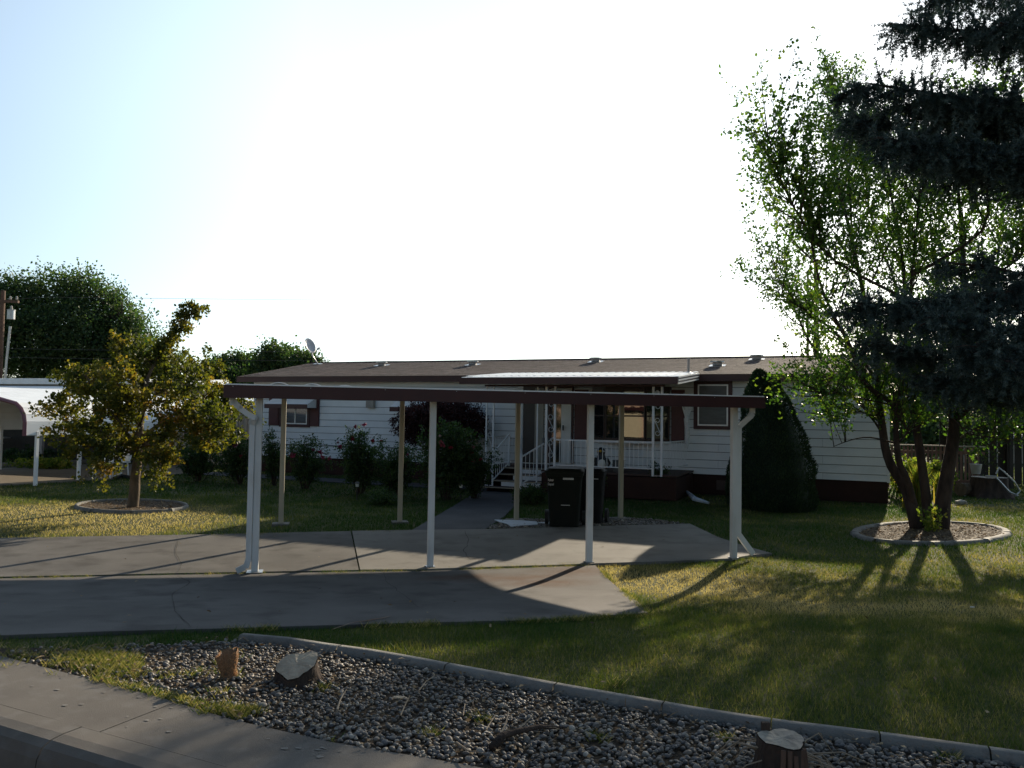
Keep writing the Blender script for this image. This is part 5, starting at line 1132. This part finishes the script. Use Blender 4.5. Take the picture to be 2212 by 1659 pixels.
# white garden chair and low table on the drive
def chair(px,py,rz,label,name='garden_chair'):
    x_,y_=G(px,py); o=empty(name,(x_,y_,.02),label,'chair'); u=V(math.cos(rz),math.sin(rz)); v_=V(-u[1],u[0]); P=lambda a,c,z:(x_+u[0]*a+v_[0]*c,y_+u[1]*a+v_[1]*c,z)
    for a in(-.22,.22):
        for c in(-.2,.2): b=MB(); b.tube([P(a,c,.02),P(a*.88,c*.88,.44)],[.02,.026],6); b.build('leg',M['white'],o)
    b=MB(); b.hexa([P(-.24,-.24,.43),P(.24,-.24,.43),P(.24,.24,.42),P(-.24,.24,.42),P(-.24,-.24,.46),P(.24,-.24,.46),P(.24,.24,.45),P(-.24,.24,.45)]); b.build('seat',M['white'],o)
    for k in range(5): b=MB(); b.bar(P(-.2+k*.1,.23,.46),P(-.2+k*.1,.32,.88),.06,.012); b.build('back_slat',M['white'],o)
    b=MB(); b.tube([P(-.22,.32,.88),P(0,.34,.94),P(.22,.32,.88)],.02,6); b.build('back_rail',M['white'],o); return o
chair(222,1034,.3,'white plastic garden chair on the neighbouring drive, left of the small tree trunk'); chair(252,1032,-.5,'white plastic garden chair on the drive nearest the small tree trunk')
b=MB(); b.tube([(*V(*G(x,y)),.05) for x,y in((245,1036),(262,1033),(280,1035),(300,1032),(318,1030),(330,1031))],[.03,.07,.05,.08,.05,.03],6); T(b.build('dark_tarp',M['rubber']),'dark crumpled tarp lying on the neighbouring drive beside the chairs','tarp')
# ================================================================ POLES AND WIRES
def pole(px,dep,ptop,label,r=.14):
    t=AT(px,ptop,dep); o=empty('utility_pole',(t[0],t[1],0),label,'utility pole'); b=MB(); b.tube([V(t[0],t[1],-.1),V(t[0],t[1],t[2])],[r,r*.75],12); b.build('pole',M['pole'],o); return o,t
o,t=pole(7,40,628,'brown utility pole with a grey transformer at the far left edge')
b=MB(); c=AT(24,680,39.7); b.lathe([(.17,-.24),(.18,-.22),(.18,.21),(.195,.22),(.195,.25),(.06,.27)],c,16); tr_=b.build('transformer',M['galv'],o,smooth=False)
b=MB(); b.lathe([(.05,0),(.08,.04),(.05,.1),(.07,.14),(.02,.2)],c+V(0,0,.26),8); b.build('bushing',M['stone'],tr_)
b=MB(); b.bar(AT(-30,650,40),AT(40,652,40),.14,.12); b.build('crossarm',M['pole'],o)
b=MB(); b.tube([AT(22,705,39.85),AT(14,780,39.85),AT(6,885,39.85)],.06,8); b.build('conduit',M['galv'],o)
for x_ in(-20,22,36): b=MB(); b.lathe([(.04,0),(.07,.05),(.04,.09),(.06,.14),(.02,.18)],AT(x_,650,40)+V(0,0,.06),8); b.build('insulator',M['stone'],o)
o2,t2=pole(1763,42,560,'tall utility pole rising behind the roof inside the tree foliage',.165)
o3,t3=pole(1745,47,585,'thinner utility pole just left of the taller one behind the roof',.09)
for i,(ya,yb,yc) in enumerate(((652,640,600),(752,753,740),(770,772,765))):
    P=[AT(-40,ya,40)]+[AT(x_,yb+8*math.sin(math.pi*x_/1760),40+2*x_/1760) for x_ in range(100,1760,120)]+[AT(1763,yc,42)]
    b=MB(); b.tube(P,.008,4); T(b.build('overhead_wire',M['wire']),('topmost','middle','lowest')[i]+' of three thin overhead wires crossing the left sky','wire')
# ================================================================ FENCE, SHED AND THINGS ON THE RIGHT
fa=V(*AT(1918,1000,23.0)[:2]); fb=V(*AT(2128,1000,22.2)[:2]); fu=unit(fb-fa); FL=np.linalg.norm(fb-fa)
fn=empty('picket_fence',(fa[0],fa[1],0),'low brown picket fence with a sunlit top rail behind the trees','fence')
b=MB(); 
k=0; s=0.
while s<FL-.1:
    q=fa+fu*s; b=MB(); b.box((q[0],q[1],.62+random.uniform(-.01,.01)),(.058,.016,1.18),tuple(fu)); b.build('picket',M['fence'],fn); s+=.104
for z in(.25,1.05): b=MB(); b.bar((*(fa+V(-fu[1],fu[0])*.03),z),(*(fb+V(-fu[1],fu[0])*.03),z),.03,.08); b.build('rail',M['fence'],fn)
b=MB(); b.bar((*fa,1.235),(*fb,1.235),.12,.035); b.build('top_rail',M['cutw'],fn)  # paler wood puts the sunlit look of the rail into its colour
for s in np.arange(0,FL,2.2): q=fa+fu*s+V(-fu[1],fu[0])*.08; b=MB(); b.box((q[0],q[1],.6),(.09,.09,1.2),tuple(fu)); b.build('post',M['fence'],fn)
# vine-covered arbour
ax_,ay_=G(2190,1060); ay_+=.6
ar=empty('arbour',(ax_,ay_,0),'dark wooden arbour smothered in a drooping green vine at the right edge','arbour')
for dx in(-.9,0,.9,1.8): 
    for dy in(0,1.6): b=MB(); b.box((ax_+dx+.3,ay_+dy,1.0),(.10,.10,2.0)); b.build('post',M['darkw'],ar)
for k in range(12): b=MB(); b.box((ax_-.75+k*.26,ay_+1.7,.95),(.22,.03,1.9)); b.build('back_board',M['darkw'],ar)
b=MB(); b.box((ax_+.7,ay_+.8,2.03),(3.2,2.2,.08)); b.build('roof_slab',M['darkw'],ar)
P=np.vstack([V(ax_+.7,ay_+.7,2.2)+unit(rng.normal(size=(700,3)))*rng.uniform(.5,1,(700,1))*V(1.9,1.3,.62),V(ax_-.75,ay_-.1,1.75)+rng.normal(0,1,(160,3))*V(.3,.3,.4)])
v,f,t=twigs_leaves(P,unit(rng.normal(size=P.shape)+V(0,0,-.6)),np.full(len(P),.3),18,.07,sag=-.8,rad=.06,asp=.4); npmesh('vine',v,f,LM['dark'],ar,tint=np.clip(t+.15,0,1))
# stump with an old metal frame leaning on it
def stump(px,py,r,h,label,wood,top_tilt=(0,0),lobes=.12,name='tree_stump',roots=5,seed=3,zoff=0.):
    x_,y_=G(px,py); z0=float(gz(y_)); o=empty(name,(x_,y_,z0),label,'stump'); rr=np.random.default_rng(seed); n=26; ph=rr.uniform(0,6.28,4); A=np.linspace(0,2*math.pi,n+1)[:-1]
    rad=lambda a,f: r*(1+lobes*math.sin(3*a+ph[0])+lobes*.6*math.sin(5*a+ph[1])+.03*math.sin(13*a+ph[2]))*(1+.45*(1-f)**3*(1+.6*math.sin(roots*a+ph[3])))
    b=MB(); ls=[0,.15,.35,.6,.85,1.]
    for f in ls:
        for a in A: R_=rad(a,f)*(1+rr.uniform(-.015,.015)); X,Y=R_*math.cos(a),R_*math.sin(a); b.v.append((x_+X,y_+Y,z0-.02+(h+.02+top_tilt[0]*X+top_tilt[1]*Y)*f))
    for i in range(len(ls)-1):
        for k in range(n): b.f.append((i*n+k,i*n+(k+1)%n,(i+1)*n+(k+1)%n,(i+1)*n+k))
    b.build('bark',M['bark'],o,smooth=True)
    b=MB(); 
    for f in(1.,.66,.33):
        for a in A: R_=rad(a,1.)*f*(.985 if f==1 else 1); X,Y=R_*math.cos(a),R_*math.sin(a); b.v.append((x_+X,y_+Y,z0+h+top_tilt[0]*X+top_tilt[1]*Y+.004+rr.uniform(-.0025,.0025)))
    b.v.append((x_,y_,z0+h+.005))
    for i in range(2):
        for k in range(n): b.f.append((i*n+k,i*n+(k+1)%n,(i+1)*n+(k+1)%n,(i+1)*n+k))
    for k in range(n): b.f.append((2*n+k,2*n+(k+1)%n,3*n))
    b.build('cut_top',M[wood],o); return o,x_,y_,z0
o,x_,y_,z0=stump(640,1474,.118,.10,'cut tree stump with a pale tilted top in the sunlit pebbles','cutw',(.12,.34),.10,seed=4)
b=MB(); b.lathe([(.0,0),(.02,.006),(.016,.016),(.0,.02)],(x_-.03,y_+.04,z0+.092),10); q_=b.build('stone',M['pebble'],smooth=True); T(q_,'small dark stone lying on the pale top of the sunlit stump','stone')
o,x_,y_,z0=stump(1690,1676,.098,.16,'tall dark stump with a grey cut top at the bottom right, close to the edging','cutg',(.0,.05),.10,seed=9,roots=4)
b=MB()
for k in range(26):
    a=random.uniform(2.2,4.6) if k%2 else random.uniform(-.9,.5); r0=.105; L_=random.uniform(.10,.34); z1=z0+random.uniform(.02,.14); P=[V(x_+math.cos(a)*r0,y_+math.sin(a)*r0,z1),V(x_+math.cos(a)*(r0+L_*.5),y_+math.sin(a)*(r0+L_*.5),z1+random.uniform(-.02,.03)),V(x_+math.cos(a+random.uniform(-.3,.3))*(r0+L_),y_+math.sin(a)*(r0+L_),z0+random.uniform(0,.05))]; b.tube(P,[.004,.003,.0015],4,cap=False)
q_=b.build('root_fibres',M['stick'],o); q_['kind']='stuff'
for k in range(5):
    a=-1.9+k*.25; b=MB(); b.bar((x_+math.cos(a)*.125,y_+math.sin(a)*.125,z0+.01),(x_+math.cos(a+.05)*.102,y_+math.sin(a+.05)*.102,z0+.15),.018,.01); b.build('bark_strip',M['pole'],o)
b=MB(); b.box((x_-.05,y_+.08,z0+.18),(.035,.02,.045)); b.build('bark_chip',M['bark'],o)
# upright chunk of fibrous wood
x_,y_=G(495,1467); z0=float(gz(y_)); o=empty('wood_chunk',(x_,y_,z0),'upright frayed chunk of orange-brown wood standing in the pebbles left of the stump','wood chunk')
b=MB(); n=18; L_=[(.046,.0,.01),(.042,.025,.0),(.042,.055,-.010),(.053,.095,-.016),(.058,.125,-.018),(.047,.152,-.008)]; rr=np.random.default_rng(5)
for (r,z,sx_) in L_:
    for k in range(n): a=2*math.pi*k/n; R_=r*(1+.12*math.sin(2*a+1)+rr.uniform(-.05,.05)); b.v.append((x_+sx_+R_*math.cos(a),y_+R_*math.sin(a)*.75,z0+z+(.035*math.sin(a*1.5+.5)+rr.uniform(-.01,.012) if z>.14 else 0)))
for i in range(len(L_)-1):
    for k in range(n): b.f.append((i*n+k,i*n+(k+1)%n,(i+1)*n+(k+1)%n,(i+1)*n+k))
b.f.append(tuple((len(L_)-1)*n+k for k in range(n))); b.build('body',M['fibre'],o,smooth=True)
n=1500; a=rng.uniform(0,6.28,n); z=rng.uniform(.02,.155,n); r=np.interp(z,[l[1] for l in L_],[l[0] for l in L_]); sx_=np.interp(z,[l[1] for l in L_],[l[2] for l in L_]); p=np.stack([x_+sx_+r*np.cos(a),y_+r*np.sin(a)*.75,z0+z],1); dd=unit(np.stack([np.cos(a)*.7,np.sin(a)*.7,rng.uniform(0,1.1,n)],1)+rng.normal(0,.3,(n,3))); w2=unit(np.cross(dd,rng.normal(size=(n,3))))*.0009
LM['fib']=leafmat('wood_fibre',[(.30,.17,.08),(.45,.28,.15),(.6,.42,.26)],.4,.8,tcol=(1.2,1.,.8))
npmesh('fibres',np.stack([p-w2,p+w2,p+dd*rng.uniform(.008,.022,(n,1))],1).reshape(-1,3),np.arange(3*n).reshape(n,3),LM['fib'],o,tint=np.repeat(rng.random(n),3))['kind']='stuff'
b=MB(); b.bar((x_+.05,y_-.03,z0+.02),(x_+.07,y_-.07,z0+.05),.02); 
# branch and sticks lying on the pebbles
def stickat(pts,r0,r1,label,m='bark',name='fallen_branch',cat='branch',kids=(),lift=.03):
    P=[V(*(q:=G(*p)),float(gz(q[1]))+lift+(.02 if 0<i<len(pts)-1 else 0)) for i,p in enumerate(pts)]; o=empty(name,tuple(P[0]),label,cat); b=MB(); b.tube(P,[r0+(r1-r0)*i/(len(P)-1) for i in range(len(P))],9); b.build('stem',M[m],o,smooth=True)
    for kp in kids:
        K_=[V(*(q:=G(*p)),float(gz(q[1]))+lift+.02*(i+.5)) for i,p in enumerate(kp)]; b=MB(); b.tube(K_,[r1*.9]+[r1*.5]*(len(K_)-1),6); b.build('side_twig',M['stick'],o)
    return o
stickat([(1064,1630),(1085,1612),(1120,1602),(1165,1592),(1215,1586)],.022,.007,'thick dark broken branch lying on the shaded pebbles',kids=[[(1112,1602),(1130,1592),(1150,1582)],[(1080,1606),(1092,1590),(1098,1573)]])
for i,(pts,lb) in enumerate([([(728,1548),(735,1530),(748,1512)],'thin pale curved root lying left on the sunlit pebbles'),([(985,1620),(1012,1645),(1040,1655)],'pale forked twig at the shaded sidewalk edge'),([(1050,1592),(1060,1580),(1070,1570)],'short bright twig on the pebbles above the dark branch'),([(1000,1560),(1004,1540)],'short pale stub of wood standing on the pebbles mid bed'),([(865,1560),(876,1540),(884,1528)],'thin straw stalk on the pebbles right of the stump'),([(1380,1592),(1405,1600),(1425,1625)],'thin bent straw right of the dark branch'),([(905,1505),(920,1490),(940,1480)],'curled straw on the sunlit pebbles near the edging')]):
    P=[V(*(q:=G(*p)),float(gz(q[1]))+.035+.012*k) for k,p in enumerate(pts)]; b=MB(); b.tube(P,[.006,.004,.002][:len(P)] if i in(0,1) else [.004,.003,.002][:len(P)],6); T(b.build('twig',M['stick']),lb,'twig')
# wood scraps on the pebbles
for (px,py,s,lb) in [(860,1522,.03,'flat pale wood flake on the sunlit pebbles right of the stump'),(2100,1320,.02,'small white scrap of paper on the shaded lawn at the right')]:
    x_,y_=G(px,py); b=MB(); b.prism([(x_-s,y_-s*.4),(x_+s*.6,y_-s*.6),(x_+s*1.2,y_),(x_+s*.2,y_+s*.6),(x_-s*.8,y_+s*.4)],float(gz(y_))+.035,float(gz(y_))+.042); T(b.build('scrap',M['label' if 'paper' in lb else 'cutw']),lb,'scrap')
# right-hand stump with log and metal frame
o,x_,y_,z0=stump(2137,1073,.42,.50,'dark weathered stump on the far right lawn','cutg',(.0,.0),.06,seed=12)
b=MB(); c=V(*G(2098,1072)); b.tube([V(c[0]-.28,c[1],.17),V(c[0]+.2,c[1]+.3,.17)],[.17,.16],12); lg=b.build('log',M['bark2'],None,smooth=False); T(lg,'short brown log lying left of the far right stump','log')
P=lambda a,z,dy=-.5:(x_+a,y_+dy,z); fr=empty('garden_barrow',(x_,y_-.5,0),'old bent metal frame leaning against the far right stump','barrow')
b=MB(); b.tube([P(-.12,.62),P(-.05,.78),P(.10,.66),P(.35,.42),P(.48,.20),P(.40,.12)],.022,6); b.build('rail',M['galv'],fr)
b=MB(); b.tube([P(-.15,.55),P(.0,.40),P(.2,.18),P(.42,.08)],.022,6); b.build('rail',M['galv'],fr)
b=MB(); b.tube([P(-.38,.56),P(-.12,.55)],.03,6); b.build('handle_bar',M['stone'],fr)
x2,y2=G(2018,1078); 
for (px,py,r,lb) in [(2077,1090,.16,'pale angular stone on the grass right of the forked stems'),(2085,1072,.05,'small white stone on the dry patch of the right lawn')]:
    xx,yy=G(px,py); b=MB(); B=I1V*V(r,r*.7,r*.45)*(1+.15*np.sin(I1V[:,0:1]*5)); b.add(B+V(xx,yy,r*.3),[tuple(q) for q in I1F]); T(b.build('stone',M['stone']),lb,'stone')
# bucket hung on the fence and far blue-grey roofed shed
c=AT(2108,1010,20.6); b=MB(); b.lathe([(.10,-.16),(.14,.08),(.15,.09)],c,14); T(b.build('bucket',M['galv']),'pale bucket hanging on the picket fence left of the arbour','bucket')
fs=empty('far_shed',tuple(AT(2140,950,38)*V(1,1,0)),'blue-grey metal building seen over the fence at the right','shed'); A=AT(2085,950,38); b=MB(); b.box((A[0]+1.6,39.5,.65),(3.4,3,1.3)); b.build('wall',M['beige'],fs); b=MB(); b.hexa([(A[0]-.2,37.8,1.15),(A[0]+3.6,37.8,1.15),(A[0]+3.6,41,1.95),(A[0]-.2,41,1.95),(A[0]-.2,37.8,1.22),(A[0]+3.6,37.8,1.22),(A[0]+3.6,41,2.05),(A[0]-.2,41,2.05)]); b.build('roof',M['bluegr'],fs)
# ================================================================ SATELLITE DISH, PORCH ITEMS, PATH LIGHTS
p=rv(686,788); ds=empty('satellite_dish',tuple(p),'grey satellite dish on a bent mast at the left end of the roof','satellite dish')
b=MB(); b.box(p+V(0,0,.03),(.3,.2,.02),tuple(e),tilt=.18); b.build('foot',M['galv'],ds)
dp=float(p[1]); q1_=AT(676,770,dp); q2_=AT(671,757,dp); b=MB(); b.tube([p+V(0,0,.03),q1_,q2_],.025,8); b.build('mast',M['galv'],ds,smooth=True)
c=AT(669.5,747,dp); ndv=unit(V(.80,-.45,.38)); ux=unit(np.cross(ndv,V(0,0,1))); uy=np.cross(ux,ndv)*-1; b=MB()
R_=.28; st=0
for k in range(6):
    r=R_*k/5
    for j in range(24): a=2*math.pi*j/24; b.v.append(tuple(c+ux*r*math.cos(a)*.92+uy*r*math.sin(a)*1.05+ndv*(.07*(r/R_)**2-.05)))
for k in range(5):
    for j in range(24): b.f.append((k*24+j,k*24+(j+1)%24,(k+1)*24+(j+1)%24,(k+1)*24+j))
o=b.build('reflector',M['dish'],ds,smooth=True); so_=o.modifiers.new('thickness','SOLIDIFY'); so_.thickness=.012
b=MB(); b.tube([c-uy*R_*.95*(1 if uy[2]>0 else -1),AT(681,762,dp-.15),AT(688,752,dp-.3)],.012,6); b.build('arm',M['galv'],ds); b=MB(); b.bar(AT(685,755,dp-.27),AT(691,751,dp-.33),.06,.05); b.build('receiver',M['label'],ds)
# penguin figure on the porch
pc=HP(12.12,-1.75,.585); pg=empty('penguin_figure',tuple(pc),'black and white penguin garden figure with yellow bill on the porch deck','figurine')
b=MB(); b.lathe([(.08,0),(.145,.04),(.165,.14),(.15,.26),(.10,.36),(.085,.40),(.10,.45),(.095,.52),(.05,.57),(.01,.58)],pc,18); b.build('body',M['penb'],pg,smooth=True)
b=MB(); b.lathe([(.04,0),(.10,.05),(.12,.13),(.10,.24),(.03,.31)],pc+V(0,-.066,.02),14); b.build('belly',M['penw'],pg,smooth=True)
b=MB(); b.tube([pc+V(-.02,-.09,.49),pc+V(-.13,-.14,.485)],[.032,.004],8); b.build('bill',M['peny'],pg)
b=MB(); b.lathe([(.0,0),(.03,.02),(.0,.05)],pc+V(.05,-.09,.46),8); b.build('cheek_patch',M['penw'],pg)
for s in(-1,1): b=MB(); b.tube([pc+V(s*.13,-.02,.33),pc+V(s*.2,-.03,.2),pc+V(s*.17,-.04,.1)],[.03,.035,.01],6); b.build('wing',M['penb'],pg)
c=HP(12.55,-1.7,.585); b=MB(); b.lathe([(.12,0),(.16,.10),(.15,.26),(.165,.28)],c,16); T(b.build('planter_pot',M['planter'],smooth=False),'dark round planter on the porch deck right of the penguin figure','planter')
# weathered antler-like driftwood hung at the right porch corner
c=HP(13.95,-.5,0); hg=empty('hanging_driftwood',(c[0],c[1],1.1),'pale branching driftwood piece hanging at the right end of the porch','decoration')
b=MB(); b.tube([V(c[0],c[1],1.15),V(c[0]+.02,c[1],1.5),V(c[0]-.01,c[1],1.9)],[.03,.06,.07],7); b.build('stem',M['label'],hg)
for k in range(5): b=MB(); b.tube([V(c[0]-.01,c[1],1.88),V(c[0]-.1+.05*k,c[1],2.15),V(c[0]-.16+.08*k,c[1],2.5+.03*(k%2))],[.03,.018,.006],5); b.build('prong',M['label'],hg)
c=HP(13.56,-2.1,2.42); b=MB(); b.lathe([(.02,-.1),(.05,-.06),(.055,.08),(.02,.12)],c,10); T(b.build('lantern',M['label']),'small white lantern hanging inside the top of the right porch post','lantern')
c=HP(10.72,-1.85,1.28); b=MB(); b.lathe([(.03,-.08),(.09,-.04),(.10,.06),(.08,.08)],c,10); T(b.build('hanging_pot',M['planter']),'small dark pot hanging from the sloping stair rail','planter')
for (px,py,lb) in [(995,1068,'small black path light beside the walkway under the pink roses'),(771,1066,'small path light at the foot of the tallest rose bush')]:
    x_,y_=G(px,py+14); o=empty('path_light',(x_,y_,0),lb,'path light'); b=MB(); b.tube([V(x_,y_,0),V(x_,y_,.30)],.012,6); b.build('stake',M['lamp'],o); b=MB(); b.lathe([(.035,.29),(.04,.36)],(x_,y_,0),10); b.build('lens',M['lampg'],o); b=MB(); b.lathe([(.055,.361),(.05,.375),(.01,.40)],(x_,y_,0),10); b.build('cap',M['lamp'],o)
# ragged grey downspout piece by the skirting
b=MB(); P=[V(*(q:=G(*p)),.12-.03*i) for i,p in enumerate([(1478,1068),(1500,1086),(1530,1092)])]; b.tube(P,[.03,.06,.03],6); T(b.build('bent_sheet',M['tarp']),'bent pale metal scrap lying against the dark skirting between porch and small evergreen','scrap')
# ================================================================ ACROSS THE STREET (seen only as reflections in the bow window)
xc=empty('house_across_street',(-27,-17,0),'pink stucco house with a cream garage door across the street, mirrored in the bow window','house')
nu2=unit(V(.60,.80)); wu=V(nu2[1],-nu2[0])
def XP(a,b_,z): q=V(-27,-17)+wu*a+nu2*b_; return np.array((q[0],q[1],z))
def xb(name,m,a0,a1,b0,b1,z0,z1): b=MB(); b.hexa([XP(a0,b0,z0),XP(a1,b0,z0),XP(a1,b1,z0),XP(a0,b1,z0),XP(a0,b0,z1),XP(a1,b0,z1),XP(a1,b1,z1),XP(a0,b1,z1)]); return b.build(name,M[m],xc)
xb('wall','stucco',-22,26,-8,0,0,3.4); xb('roof','droof',-23,27,-9,.9,3.41,3.6); xb('garage_door','garage',-5,0,.001,.06,0,2.4); xb('garage_door','garage',2,7,.001,.06,0,2.4); xb('front_door','shutter',10,11.2,.001,.07,0,2.2)
for a in(-18,-12,14,19): xb('window','glass2',a,a+1.8,.001,.05,1.,2.2)
